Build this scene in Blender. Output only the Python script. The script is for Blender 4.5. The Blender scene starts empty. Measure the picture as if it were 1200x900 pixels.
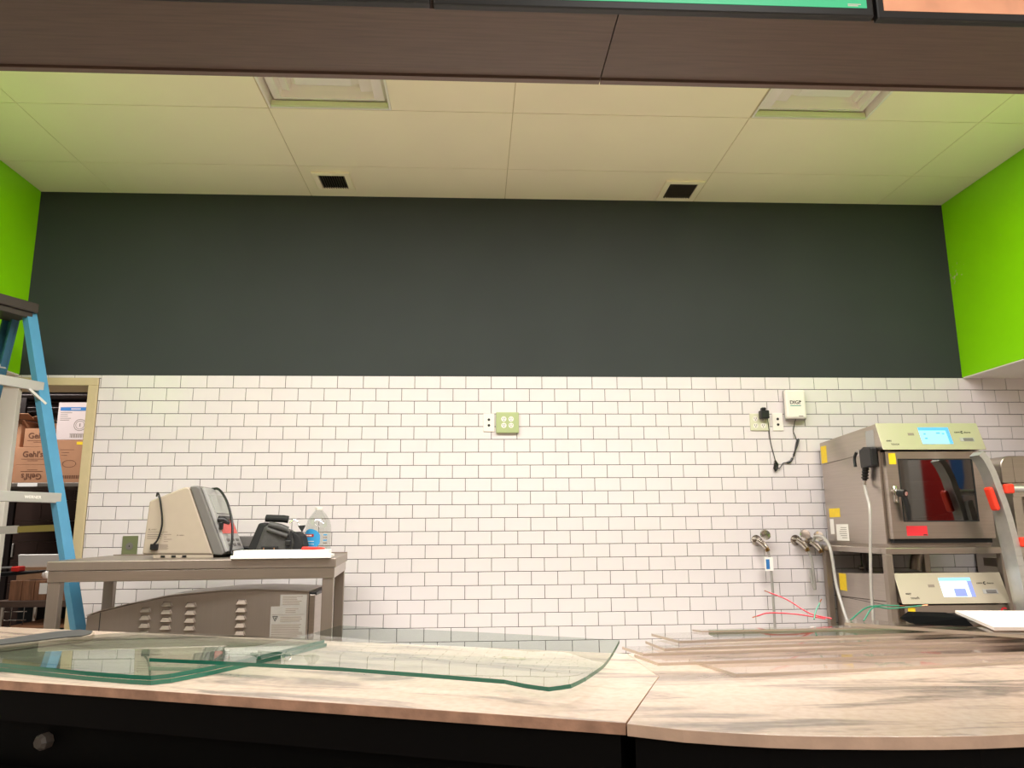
import bpy, bmesh, math, random
from mathutils import Matrix, Vector, Euler
R = math.radians
rnd = random.Random(7)
S = bpy.context.scene
COL = S.collection

# ------------------------------------------------------------------ camera
cam_d = bpy.data.cameras.new('camera'); cam = bpy.data.objects.new('camera', cam_d); COL.objects.link(cam)
cam_d.sensor_width = 36.0; cam_d.lens = 878.23 * 36 / 1200; cam_d.clip_start = 0.02
cam_d.sensor_fit = 'HORIZONTAL'
YAW, PIT, ROL = -0.050522714, 0.188595982, -0.006712322
fw = Vector((-math.sin(YAW) * math.cos(PIT), math.cos(YAW) * math.cos(PIT), math.sin(PIT)))
rt = Vector((math.cos(YAW), math.sin(YAW), 0)); up = rt.cross(fw)
r2 = math.cos(ROL) * rt + math.sin(ROL) * up; u2 = -math.sin(ROL) * rt + math.cos(ROL) * up
CAMP = Vector((0.05358, -4.42527, 1.24185))
cam.matrix_world = Matrix(((r2.x, u2.x, -fw.x, CAMP.x), (r2.y, u2.y, -fw.y, CAMP.y), (r2.z, u2.z, -fw.z, CAMP.z), (0, 0, 0, 1)))
S.camera = cam
# ------------------------------------------------------------------ world, exposure
W = bpy.data.worlds.new('world'); S.world = W; W.use_nodes = True
W.node_tree.nodes['Background'].inputs[0].default_value = (0.9, 0.85, 0.8, 1)
W.node_tree.nodes['Background'].inputs[1].default_value = 0.02
vs = S.view_settings; vs.view_transform = 'Standard'; vs.look = 'None'; vs.gamma = 1; vs.use_curve_mapping = False
vs.exposure = 0.04
S.cycles.max_bounces = 10; S.cycles.diffuse_bounces = 6; S.cycles.glossy_bounces = 6; S.cycles.transparent_max_bounces = 24
S.cycles.caustics_reflective = False; S.cycles.caustics_refractive = False; S.cycles.sample_clamp_indirect = 4
# ------------------------------------------------------------------ lamps (each sits in a ceiling fixture built below)
def area(name, loc, sx, sy, watts, color=(1, .985, .965)):
    l = bpy.data.lights.new(name, 'AREA'); l.shape = 'RECTANGLE'; l.size = sx; l.size_y = sy; l.energy = watts; l.color = color
    o = bpy.data.objects.new(name, l); o.location = loc; COL.objects.link(o); return o
CEIL = 3.277
KITCHEN_LIGHTS = [(-1.567, -2.15), (-.3625, -2.15), (0.843, -2.15), (2.05, -2.15)]
for x, y in KITCHEN_LIGHTS: area('kitchen_lamp', (x, y, CEIL - .012), 1.12, .52, 49)
STORE_LIGHTS = [(-2.2, -5.4), (1.2, -5.4), (4.6, -5.4), (-2.2, -8.0), (1.2, -8.0), (4.6, -8.0), (7.5, -7.9)]  # unseen; last one added to brighten the red banner mirrored in the oven door
for x, y in STORE_LIGHTS: area('store_lamp', (x, y, 3.96), 1.15, .55, 46)
STOREROOM_LIGHTS = [(-2.85, .6, 15), (-4.15, .9, 34)]  # second one is unseen, added to light the storeroom back wall
for x, y, p in STOREROOM_LIGHTS: area('storeroom_lamp', (x, y, 2.66), .9, .25, p)

# ------------------------------------------------------------------ materials
def lin(h):
    if isinstance(h, str):
        h = [int(h[i:i + 2], 16) / 255 for i in (0, 2, 4)]
    return tuple(c / 12.92 if c <= .04045 else ((c + .055) / 1.055) ** 2.4 for c in h) + (1,)
def mat(name, color, rough=.5, metal=0., var=.0, scale=20., stretch=(1, 1, 1), bump=0., bscale=None, spec=.5, emit=0., coat=0., aniso=0.):
    m = bpy.data.materials.new(name); m.use_nodes = True; nt = m.node_tree; b = nt.nodes['Principled BSDF']
    c = lin(color); b.inputs['Base Color'].default_value = c; b.inputs['Roughness'].default_value = rough
    b.inputs['Metallic'].default_value = metal; b.inputs['Specular IOR Level'].default_value = spec; b.inputs['Coat Weight'].default_value = coat
    if aniso: b.inputs['Anisotropic'].default_value = aniso
    if emit: b.inputs['Emission Color'].default_value = c; b.inputs['Emission Strength'].default_value = emit
    tc = nt.nodes.new('ShaderNodeTexCoord'); mp = nt.nodes.new('ShaderNodeMapping'); nt.links.new(tc.outputs['Object'], mp.inputs[0])
    mp.inputs['Scale'].default_value = stretch
    nz = nt.nodes.new('ShaderNodeTexNoise'); nz.inputs['Scale'].default_value = scale; nz.inputs['Detail'].default_value = 5; nt.links.new(mp.outputs[0], nz.inputs[0])
    if var:
        rp = nt.nodes.new('ShaderNodeValToRGB'); e = rp.color_ramp.elements
        e[0].position, e[1].position = .3, .7
        e[0].color = tuple(max(0, q * (1 - var)) for q in c[:3]) + (1,); e[1].color = tuple(min(1, q * (1 + var)) for q in c[:3]) + (1,)
        nt.links.new(nz.outputs[0], rp.inputs[0]); nt.links.new(rp.outputs[0], b.inputs['Base Color'])
    if bump:
        n2 = nz
        if bscale:
            n2 = nt.nodes.new('ShaderNodeTexNoise'); n2.inputs['Scale'].default_value = bscale; nt.links.new(mp.outputs[0], n2.inputs[0])
        bp = nt.nodes.new('ShaderNodeBump'); bp.inputs['Strength'].default_value = bump; bp.inputs['Distance'].default_value = .002
        nt.links.new(n2.outputs[0], bp.inputs['Height']); nt.links.new(bp.outputs[0], b.inputs['Normal'])
    return m
def clear(name, tint, edge_gloss=.03, ior=1.5, extra=0.):
    """clear sheet: tinted see-through plus the mirror reflection of its front face"""
    m = bpy.data.materials.new(name); m.use_nodes = True; nt = m.node_tree; nt.nodes.clear()
    out = nt.nodes.new('ShaderNodeOutputMaterial'); mx = nt.nodes.new('ShaderNodeMixShader'); tr = nt.nodes.new('ShaderNodeBsdfTransparent')
    gl = nt.nodes.new('ShaderNodeBsdfGlossy'); gl.inputs['Roughness'].default_value = edge_gloss; tr.inputs[0].default_value = lin(tint)
    fr = nt.nodes.new('ShaderNodeFresnel'); fr.inputs[0].default_value = ior
    ge = nt.nodes.new('ShaderNodeNewGeometry'); iv = nt.nodes.new('ShaderNodeMath'); iv.operation = 'SUBTRACT'; iv.inputs[0].default_value = 1
    ad = nt.nodes.new('ShaderNodeMath'); ad.operation = 'ADD'; ad.inputs[1].default_value = extra; ad.use_clamp = True
    ml = nt.nodes.new('ShaderNodeMath'); ml.operation = 'MULTIPLY'
    nt.links.new(ge.outputs['Backfacing'], iv.inputs[1]); nt.links.new(fr.outputs[0], ad.inputs[0]); nt.links.new(ad.outputs[0], ml.inputs[0]); nt.links.new(iv.outputs[0], ml.inputs[1])
    nt.links.new(ml.outputs[0], mx.inputs[0]); nt.links.new(tr.outputs[0], mx.inputs[1]); nt.links.new(gl.outputs[0], mx.inputs[2]); nt.links.new(mx.outputs[0], out.inputs[0])
    return m
def milky(name, color):
    m = bpy.data.materials.new(name); m.use_nodes = True; nt = m.node_tree; nt.nodes.clear()
    out = nt.nodes.new('ShaderNodeOutputMaterial'); mx = nt.nodes.new('ShaderNodeMixShader'); a = nt.nodes.new('ShaderNodeBsdfTranslucent'); b = nt.nodes.new('ShaderNodeBsdfDiffuse')
    a.inputs[0].default_value = b.inputs[0].default_value = lin(color); mx.inputs[0].default_value = .45
    m2 = nt.nodes.new('ShaderNodeMixShader'); t = nt.nodes.new('ShaderNodeBsdfTransparent'); t.inputs[0].default_value = lin('f6efe8'); m2.inputs[0].default_value = .12
    nt.links.new(a.outputs[0], mx.inputs[1]); nt.links.new(b.outputs[0], mx.inputs[2]); nt.links.new(mx.outputs[0], m2.inputs[1]); nt.links.new(t.outputs[0], m2.inputs[2]); nt.links.new(m2.outputs[0], out.inputs[0])
    return m
def stone(name, ang):
    m = bpy.data.materials.new(name); m.use_nodes = True; nt = m.node_tree; b = nt.nodes['Principled BSDF']
    tc = nt.nodes.new('ShaderNodeTexCoord'); mp = nt.nodes.new('ShaderNodeMapping'); nt.links.new(tc.outputs['Object'], mp.inputs[0])
    mp.vector_type = 'TEXTURE'; mp.inputs['Rotation'].default_value = (0, 0, ang); mp.inputs['Scale'].default_value = (1.0, .2, 1)
    nz = nt.nodes.new('ShaderNodeTexNoise'); nz.inputs['Scale'].default_value = 1.7; nz.inputs['Detail'].default_value = 7; nz.inputs['Roughness'].default_value = .6; nz.inputs['Distortion'].default_value = .8
    nt.links.new(mp.outputs[0], nz.inputs[0])
    rp = nt.nodes.new('ShaderNodeValToRGB'); e = rp.color_ramp.elements; e[0].position = .30; e[0].color = lin('7a6c62'); e[1].position = .70; e[1].color = lin('bfac9c')
    for p, c in ((.39, '86796f'), (.45, 'a89587'), (.50, 'bda897')):
        q = e.new(p); q.color = lin(c)
    nt.links.new(nz.outputs[0], rp.inputs[0])
    n2 = nt.nodes.new('ShaderNodeTexNoise'); n2.inputs['Scale'].default_value = 60; n2.inputs['Detail'].default_value = 4; nt.links.new(tc.outputs['Object'], n2.inputs[0])
    mx = nt.nodes.new('ShaderNodeMixRGB'); mx.blend_type = 'MULTIPLY'; mx.inputs[0].default_value = .25
    r3 = nt.nodes.new('ShaderNodeValToRGB'); r3.color_ramp.elements[0].position = .35; r3.color_ramp.elements[0].color = (.6, .5, .45, 1); r3.color_ramp.elements[1].position = .6
    nt.links.new(n2.outputs[0], r3.inputs[0]); nt.links.new(rp.outputs[0], mx.inputs[1]); nt.links.new(r3.outputs[0], mx.inputs[2]); nt.links.new(mx.outputs[0], b.inputs['Base Color'])
    b.inputs['Roughness'].default_value = .22
    return m
def greenpaint():
    m = mat('lime_green_paint', '8fe000', .42, var=.04, scale=3, bump=.12, bscale=160)
    nt = m.node_tree; b = nt.nodes['Principled BSDF']
    # scuffs where the paint is scraped off near the corner with the dark wall
    tc = nt.nodes.new('ShaderNodeTexCoord'); nz = nt.nodes.new('ShaderNodeTexNoise'); nz.inputs['Scale'].default_value = 38; nz.inputs['Detail'].default_value = 6
    nt.links.new(tc.outputs['Object'], nz.inputs[0])
    ds = nt.nodes.new('ShaderNodeVectorMath'); ds.operation = 'DISTANCE'; nt.links.new(tc.outputs['Object'], ds.inputs[0]); ds.inputs[1].default_value = (3.08, -.05, 2.79)
    mr = nt.nodes.new('ShaderNodeMapRange'); mr.inputs[1].default_value = 0; mr.inputs[2].default_value = .16; mr.inputs[3].default_value = .56; mr.inputs[4].default_value = .78
    nt.links.new(ds.outputs['Value'], mr.inputs[0])
    gt = nt.nodes.new('ShaderNodeMath'); gt.operation = 'GREATER_THAN'; nt.links.new(nz.outputs[0], gt.inputs[0]); nt.links.new(mr.outputs[0], gt.inputs[1])
    mx = nt.nodes.new('ShaderNodeMixRGB'); nt.links.new(gt.outputs[0], mx.inputs[0])
    src = b.inputs['Base Color'].links[0].from_socket; nt.links.new(src, mx.inputs[1]); mx.inputs[2].default_value = lin('b9c98e'); nt.links.new(mx.outputs[0], b.inputs['Base Color'])
    return m
M = dict(
    tile=mat('glazed_white_tile', 'e2dada', .12, var=.02, scale=6, bump=.03, bscale=25), grout=mat('dark_grey_grout', '3c3832', .9),
    dark=mat('charcoal_wall_paint', '3d4140', .85, var=.05, scale=2, bump=.1, bscale=180, spec=.15), green=greenpaint(),
    ceil=mat('cream_ceiling_panel', 'f6eacf', .8, var=.025, scale=1.5, bump=.1, bscale=220), grid=mat('ceiling_grid_paint', 'cdbd92', .6),
    white=mat('white_enamel', 'ece6dc', .35), offwhite=mat('off_white_plastic', 'e6e0d6', .4), palegreen=mat('pale_green_finish', 'd3dcae', .5),
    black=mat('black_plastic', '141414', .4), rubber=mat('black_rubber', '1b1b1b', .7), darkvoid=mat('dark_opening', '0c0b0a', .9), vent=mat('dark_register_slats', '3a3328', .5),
    steel=mat('brushed_stainless_steel', 'c0b6ac', .3, 1., var=.05, scale=4, stretch=(1, 1, 40), bump=.05, bscale=60), steel2=mat('dull_stainless_steel', 'a3978c', .42, .9, var=.02, scale=5, stretch=(30, 1, 1)),
    chrome=mat('chrome', 'cfcac4', .12, 1.), alu=mat('aluminium', 'c9c6c0', .42, .7, var=.05, scale=30), tin=mat('light_painted_steel', 'b9b6b0', .45, .3),
    wood=mat('dark_laminate', '5d4a40', .45, var=.16, scale=5, stretch=(1.2, 22, 22)), woodlip=mat('dark_laminate_edge', '6b564b', .4, var=.1, scale=6, stretch=(1, 20, 20)),
    casing=mat('tan_door_casing', 'cdbb93', .5, var=.03), leaf=mat('white_door_paint', 'f2ece2', .45), floor=mat('grey_floor_tile', 'b5aca2', .35, var=.1, scale=4),
    storewall=mat('store_wall_paint', 'b3a496', .7), storeceil=mat('store_ceiling', 'd8d2c8', .8), red=mat('red_plastic', 'd8322a', .35), redpanel=mat('red_wall_panel', 'c8302c', .5),
    orange=mat('orange_red_plastic', 'f0402a', .35), blue=mat('blue_fibreglass', '4f8fb2', .45, var=.05, scale=12), teal=mat('dark_blue_fibreglass', '2f6078', .5, var=.05), bluepanel=mat('blue_sign_panel', '3a70b0', .5),
    ladcap=mat('dark_ladder_cap', '3a332d', .55, var=.1), olive=mat('olive_yellow_bar', '8a7c3a', .45, .3), plateg=mat('green_wall_plate', 'a9b682', .4), platep=mat('pale_wall_plate', 'd3d2b6', .4), plateo=mat('olive_wall_plate', '6d7350', .5),
    beige=mat('beige_printer_plastic', 'b1a290', .45, var=.02), grey=mat('grey_plastic', '6e6a66', .45), lgrey=mat('light_grey_plastic', 'a5a3a0', .4), lcd=mat('dark_display', '9fa09a', .2),
    pink=mat('salmon_label', 'e0605a', .5), ink=mat('printed_ink', '2d2a28', .7), inkg=mat('faded_ink', '8a7d70', .7), teal_ink=mat('teal_ink', '58a08c', .6),
    bag=mat('black_nylon', '454341', .55, var=.15, scale=40, bump=.4, bscale=90), bagd=mat('matte_black_fabric', '161616', .75, bump=.3, bscale=90), paper=mat('white_paper', 'f6f1ea', .6), bottle=clear('clear_bottle_plastic', 'eef0ee', .08, 1.45, .05),
    jblue=mat('blue_jug_label', '3a9ad0', .4), jred=mat('red_jug_logo', 'b03028', .4), yellow=mat('yellow_sticker', 'f0cc20', .5, var=.06, scale=60), redlab=mat('red_sticker', 'e0303a', .45),
    card=mat('brown_cardboard', 'b07e5c', .75, var=.06, scale=8), cardd=mat('dark_cardboard', '8f6a4c', .8, var=.06), cink=mat('brown_print', '6a4028', .7), cwhite=mat('white_carton', 'd8c6c2', .6), cblue=mat('blue_carton_band', '2f74b4', .5),
    dtile=mat('dark_brown_tile', '3a2c27', .22, var=.15, scale=6), dgrout=mat('pale_tile_joint', '9a8c80', .8), crate=mat('knotty_wood', '8a6046', .6, var=.35, scale=9, stretch=(6, 1, .8)), pipe=mat('dark_conduit', '3c3432', .25, .6),
    brass=mat('brass', 'a98a58', .25, 1.), hose=mat('grey_hose', '9a9690', .35, var=.05), clearhose=mat('milky_tubing', 'b4afa7', .3), acred=mat('red_wire', 'c8283a', .4), acgreen=mat('green_wire', '1f7a5c', .4), copper=mat('copper', 'b87050', .3, 1.),
    glass=clear('clear_glass', 'f3f8f6', .015, 1.5), glassedge=mat('green_glass_edge', '1d6a58', .12, spec=.8), acry=clear('clear_acrylic', 'fefdfd', .05, 1.49), acryedge=milky('acrylic_edge', 'c2b2a4'),
    stoneL=stone('streaked_marble_left', R(-19.8)), stoneR=stone('streaked_marble_right', R(-2)), cab=mat('black_counter_panel', '030303', .6, spec=.06), cab2=mat('black_counter_rail', '060505', .6, spec=.08),
    rawL=mat('rough_brown_stone_edge', 'a8826c', .6, var=.28, scale=22, bump=.6, bscale=70), rawR=mat('sawn_stone_edge', 'bfa28e', .5, var=.15, scale=14, bump=.3, bscale=70), louvre=mat('shaded_louvre_steel', '7d7167', .5, .85), palestrip=mat('pale_rail_edge', 'b7a392', .5), gasket=mat('dark_gasket', '454443', .6, spec=.2), rearlam=mat('tan_service_laminate', 'a3917f', .45), foam=mat('black_foam', '0a0a0a', .9, spec=.03), board=mat('green_felt_board', '4a6340', .8), wboard=mat('white_plastic_board', 'e6ddd4', .35),
    oglass=clear('oven_door_glass', '8a8682', .03, 1.5, .21), cavity=mat('dark_oven_cavity', '4a4442', .35, .7), lamp=mat('light_diffuser', 'fff2dc', .5, emit=3.), slamp=mat('store_light_diffuser', 'fff2dc', .5, emit=3.),
    scr_g=mat('green_menu_screen', '3fae7c', .3, emit=.75), scr_o=mat('orange_menu_screen', 'dc9a78', .3, var=.5, scale=4, emit=.55), panelsteel=mat('satin_control_panel', 'b9ae9a', .4, .5), lcdb=mat('lit_blue_screen', '7cc4ee', .3, emit=.9), lcdb2=mat('lit_blue_bar', '4a8fd0', .3, emit=.8),
    lcdw=mat('lit_pale_screen', 'd4ecf4', .3, emit=.9), lcdp=mat('lit_violet_block', '7480c8', .3, emit=.8), cover=mat('pale_slab_face', 'd8dcc0', .5, var=.1, scale=30), yplas=mat('yellow_petals', 'e4c030', .5), magenta=mat('purple_foil', '7a3050', .4),
)
# ------------------------------------------------------------------ mesh helpers
WM = {}                                   # world matrix of every root, by object name
class MB:
    def __init__(s, mx=None): s.v = []; s.f = []; s.mx = mx or Matrix()
    def add(s, vs, fs, mx=None):
        n = len(s.v); t = s.mx @ mx if mx else s.mx
        s.v += [t @ Vector(v) for v in vs]; s.f += [tuple(i + n for i in f) for f in fs]; return s
    def box(s, a, b, mx=None):
        (x0, y0, z0), (x1, y1, z1) = a, b
        return s.add([(x0, y0, z0), (x1, y0, z0), (x1, y1, z0), (x0, y1, z0), (x0, y0, z1), (x1, y0, z1), (x1, y1, z1), (x0, y1, z1)],
                     [(0, 3, 2, 1), (4, 5, 6, 7), (0, 1, 5, 4), (1, 2, 6, 5), (2, 3, 7, 6), (3, 0, 4, 7)], mx)
    def prism(s, poly, d, axis='z', a=0., top=None, mx=None):
        """extrude polygon (2d) from a to a+d along axis; poly ccw seen against the axis"""
        P = {'z': lambda p, h: (p[0], p[1], h), 'y': lambda p, h: (p[0], h, p[1]), 'x': lambda p, h: (h, p[0], p[1])}[axis]
        n = len(poly); top = top or poly
        vs = [P(p, a) for p in poly] + [P(p, a + d) for p in top]
        fs = [tuple(range(n))[::-1], tuple(range(n, 2 * n))] + [(i, (i + 1) % n, n + (i + 1) % n, n + i) for i in range(n)]
        return s.add(vs, fs, mx)
    def tube(s, pts, r, n=10, cap=True):
        pts = [Vector(p) for p in pts]; rr = r if isinstance(r, (list, tuple)) else [r] * len(pts)
        rings = []; prev = None
        for i, p in enumerate(pts):
            t = (pts[min(i + 1, len(pts) - 1)] - pts[max(i - 1, 0)]).normalized()
            if prev is None:
                a = Vector((0, 0, 1)) if abs(t.z) < .9 else Vector((1, 0, 0)); x = t.cross(a).normalized()
            else: x = (prev - t * prev.dot(t)).normalized()
            prev = x; y = t.cross(x)
            rings.append([p + rr[i] * (math.cos(2 * math.pi * k / n) * x + math.sin(2 * math.pi * k / n) * y) for k in range(n)])
        vs = [v for q in rings for v in q]; fs = []
        for i in range(len(pts) - 1):
            for k in range(n): fs.append((i * n + k, i * n + (k + 1) % n, (i + 1) * n + (k + 1) % n, (i + 1) * n + k))
        if cap: fs += [tuple(range(n))[::-1], tuple(range((len(pts) - 1) * n, len(pts) * n))]
        return s.add(vs, fs)
    def bar(s, p, q, w, h, side=(0, 0, 1)):
        """rectangular bar from p to q; w along 'side' direction, h across"""
        p, q = Vector(p), Vector(q); t = (q - p).normalized(); a = Vector(side); a = (a - t * a.dot(t)).normalized(); b = t.cross(a)
        vs = [c + i * a * w / 2 + j * b * h / 2 for c in (p, q) for i, j in ((-1, -1), (1, -1), (1, 1), (-1, 1))]
        return s.add(vs, [(0, 3, 2, 1), (4, 5, 6, 7), (0, 1, 5, 4), (1, 2, 6, 5), (2, 3, 7, 6), (3, 0, 4, 7)])
    def lathe(s, prof, c=(0, 0, 0), n=24, mx=None):
        vs = []; fs = []; m = len(prof)
        for r, z in prof:
            for k in range(n):
                a = 2 * math.pi * k / n; vs.append((c[0] + r * math.cos(a), c[1] + r * math.sin(a), c[2] + z))
        for i in range(m - 1):
            for k in range(n): fs.append((i * n + k, i * n + (k + 1) % n, (i + 1) * n + (k + 1) % n, (i + 1) * n + k))
        fs += [tuple(range(n))[::-1], tuple(range((m - 1) * n, m * n))]
        return s.add(vs, fs, mx)
    def build(s, name, m, parent=None, bevel=0., smooth=False, origin=None, mesh=None):
        me = bpy.data.meshes.new(name)
        if parent is not None: inv = WM[parent.name].inverted()
        else:
            if origin is None:
                xs = [v.x for v in s.v]; ys = [v.y for v in s.v]; origin = ((min(xs) + max(xs)) / 2, (min(ys) + max(ys)) / 2, min(v.z for v in s.v))
            inv = Matrix.Translation(-Vector(origin))
        me.from_pydata([inv @ v for v in s.v], [], s.f); me.validate(); me.materials.append(M[m] if isinstance(m, str) else m)
        o = bpy.data.objects.new(name, me); COL.objects.link(o)
        if parent is not None: o.parent = parent; WM[o.name] = WM[parent.name]
        else: o.location = origin; WM[o.name] = Matrix.Translation(origin)
        if smooth:
            for p in me.polygons: p.use_smooth = True
            me.set_sharp_from_angle(angle=R(38))
        if bevel:
            b = o.modifiers.new('bevel', 'BEVEL'); b.width = bevel; b.segments = 2; b.limit_method = 'ANGLE'; b.angle_limit = R(40)
        return o
def tag(o, label=None, cat=None, group=None, kind=None):
    for k, v in (('label', label), ('category', cat), ('group', group), ('kind', kind)):
        if v: o[k] = v
    return o
def thing(name, label, cat, loc=(0, 0, 0), rotz=0., group=None, kind=None):
    o = bpy.data.objects.new(name, None); o.empty_display_size = .05; COL.objects.link(o); o.location = loc; o.rotation_euler = (0, 0, rotz)
    WM[o.name] = Matrix.Translation(loc) @ Matrix.Rotation(rotz, 4, 'Z'); return tag(o, label, cat, group, kind)
def copy_thing(o, loc, rotz, label):
    c = o.copy(); COL.objects.link(c); c.location = loc; c.rotation_euler = (0, 0, rotz); c['label'] = label
    WM[c.name] = Matrix.Translation(loc) @ Matrix.Rotation(rotz, 4, 'Z')
    for ch in list(o.children):
        d = ch.copy(); COL.objects.link(d); d.parent = c
        for g in list(ch.children):
            e = g.copy(); COL.objects.link(e); e.parent = d
    return c
FRONT = Matrix.Rotation(R(90), 4, 'X')           # lettering that faces -Y
def text(s, w, mx, m, parent, name='lettering', h=None, depth=.0006, bold=0.):
    cu = bpy.data.curves.new('t', 'FONT'); cu.body = s; cu.extrude = depth; cu.align_x = 'CENTER'; cu.align_y = 'CENTER'; cu.offset = bold; cu.resolution_u = 3
    t = bpy.data.objects.new('t', cu); COL.objects.link(t); dg = bpy.context.evaluated_depsgraph_get()
    me = bpy.data.meshes.new_from_object(t.evaluated_get(dg)); bpy.data.objects.remove(t)
    xs = [v.co.x for v in me.vertices]; ys = [v.co.y for v in me.vertices]; k = w / (max(xs) - min(xs)); cx = (max(xs) + min(xs)) / 2; cy = (max(ys) + min(ys)) / 2
    ky = k if h is None else h / (max(ys) - min(ys)); inv = WM[parent.name].inverted() @ mx
    for v in me.vertices: v.co = inv @ Vector(((v.co.x - cx) * k, (v.co.y - cy) * ky, v.co.z))
    me.materials.clear(); me.materials.append(M[m]); me.name = name
    o = bpy.data.objects.new(name, me); COL.objects.link(o); o.parent = parent; WM[o.name] = WM[parent.name]; return o
def face_at(loc, rx=90, rz=0): return Matrix.Translation(loc) @ Matrix.Rotation(R(rz), 4, 'Z') @ Matrix.Rotation(R(rx), 4, 'X')
def lines(mb, x0, x1, y, ztop, n, pitch, h, ragged=.3, seed=1):
    """rows of tiny print seen too small to read, facing -Y"""
    q = random.Random(seed)
    for i in range(n):
        e = x1 - (x1 - x0) * ragged * q.random(); mb.box((x0, y - .0006, ztop - i * pitch - h), (e, y, ztop - i * pitch))
    return mb
def spline(pts, n=8):
    P = [Vector(p) for p in pts]; P = [2 * P[0] - P[1]] + P + [2 * P[-1] - P[-2]]; out = []
    for i in range(1, len(P) - 2):
        for k in range(n):
            t = k / n; a, b, c, d = P[i - 1:i + 3]
            out.append(.5 * ((2 * b) + (c - a) * t + (2 * a - 5 * b + 4 * c - d) * t * t + (3 * b - a - 3 * c + d) * t ** 3))
    out.append(P[-2]); return out

# ================================================================== THE SETTING
def structure(mb, name, m, **k): return tag(mb.build(name, m, **k), kind='structure')
structure(MB().box((-5.2, -9.2, -.05), (9.2, 3, 0)), 'floor', 'floor', origin=(0, 0, 0))
XL, XR, TZ = -2.603, 3.08, 2.1336
DX0, DX1, DZ = -3.02, -2.197, 2.07            # doorway
wb = structure(MB().box((-4, 0, TZ), (4.4, .2, CEIL + .3)).box((-4, .004, DZ), (DX1, .2, TZ)).box((DX1, .004, 0), (4.4, .2, TZ)).box((-4, .004, 0), (DX0, .2, DZ)), 'wall_back', 'dark', origin=(0, 0, 0))
gb = MB(); gb.box((-2.143, .0012, 0), (4.4, .004, TZ)); gb.box((-4, .0012, 2.115), (-2.143, .004, TZ))
gb.build('grout_bed', 'grout', wb)
# subway tiles, 6 x 3 inch, running bond
TW, TH, G = .1524, .0762, .0015
def pix(x, y, z):
    d = Vector((x, y, z)) - CAMP; t = d.dot(fw); return 600 + 878.23 * d.dot(r2) / t, 450 - 878.23 * d.dot(u2) / t
def hidden(u, v):
    if u < 0 or u > 1200 or v > 745: return True
    if 60 < u < 400 and (v > 656 and v < 682): return True
    if 100 < u < 372 and v > 712 - (u - 100) * .08: return True
    if 172 < u < 275 and v > 572: return True
    if 275 < u < 388 and v > 606: return True
    if u > 955 and v > 497 + max(0, (1028 - u) * .3) and u < 1165: return True
    return u > 1165 and v > 535
cells = []
for row in range(28):
    zt = TZ - row * TH; off = 0 if row % 2 == 0 else TW / 2
    for j in range(-30, 30):
        x0 = max(j * TW + off, -4 if zt - TH > DZ - .02 else -2.143); x1 = min((j + 1) * TW + off, 4.4); zb = zt - TH
        if row == 0 and x0 < -2.143:
            x1 = min(x1, -2.1336)
            if x1 - x0 < .02: continue
            zb = 2.115
        if row and x1 < -2.14: continue
        if x1 - x0 < .006: continue
        a, b = pix(x0, 0, zt), pix(x1, 0, zb); c = pix((x0 + x1) / 2, 0, zt - TH / 2)
        cells.append((0 if hidden(*c) else (b[0] - a[0]) * (b[1] - a[1]), x0, x1, zb, zt))
cells.append((0, -2.143, -2.1336, TZ - TH, 2.115))
cells.sort(key=lambda c: -c[0])
tmesh = {}
def tile_geo(mb, w, h, mx):
    c = .0016; t = .0048; ow, oh = w / 2, h / 2
    vs = [(-ow, 0, -oh), (ow, 0, -oh), (ow, 0, oh), (-ow, 0, oh), (-ow, -t + c, -oh), (ow, -t + c, -oh), (ow, -t + c, oh), (-ow, -t + c, oh), (-ow + c, -t, -oh + c), (ow - c, -t, -oh + c), (ow - c, -t, oh - c), (-ow + c, -t, oh - c)]
    fs = [(8, 9, 10, 11)] + [(a + i, a + (i + 1) % 4, a + 4 + (i + 1) % 4, a + 4 + i) for a in (0, 4) for i in range(4)]
    mb.add(vs, fs, mx)
rest = MB()
for n, (s_, x0, x1, zb, zt) in enumerate(cells):
    w, h = round(x1 - x0 - G * 2, 4), round(zt - zb - G * 2, 4)
    mx = Matrix.Translation(((x0 + x1) / 2, .0012 + rnd.uniform(-.0003, .0003), (zt + zb) / 2)) @ Euler((rnd.uniform(-.004, .004), 0, rnd.uniform(-.0025, .0025))).to_matrix().to_4x4()
    if n < 300 and s_ > 0:
        if (w, h) not in tmesh:
            mb = MB(); tile_geo(mb, w, h, None); me = bpy.data.meshes.new('tile'); me.from_pydata(mb.v, [], mb.f); me.materials.append(M['tile']); tmesh[(w, h)] = me
        o = bpy.data.objects.new('tile', tmesh[(w, h)]); COL.objects.link(o); o.parent = wb; o.matrix_local = mx
    else: tile_geo(rest, w, h, mx)
tag(rest.build('tile_field', 'tile', wb), kind='stuff')
# green bulkheads left and right, side walls under them
structure(MB().box((-3.7, -2.48, TZ + .003), (XL, 0, CEIL + .3)), 'wall_left', 'green', origin=(0, 0, 0))
structure(MB().box((XR, -2.48, TZ + .003), (4.4, 0, CEIL + .3)), 'wall_right', 'green', origin=(0, 0, 0))
structure(MB().box((-3.7, -2.48, TZ - .004), (XL - .002, -.001, TZ + .003)), 'ceiling_left_recess', 'leaf')
structure(MB().box((XR + .002, -2.48, TZ - .004), (4.4, -.006, TZ + .003)), 'ceiling_right_recess', 'leaf')
structure(MB().box((-3.8, -2.9, 0), (-3.6, 0, TZ)), 'wall_left_lower', 'leaf'); structure(MB().box((4.3, -2.9, 0), (4.5, 0, TZ)), 'wall_right_lower', 'leaf')
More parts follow.
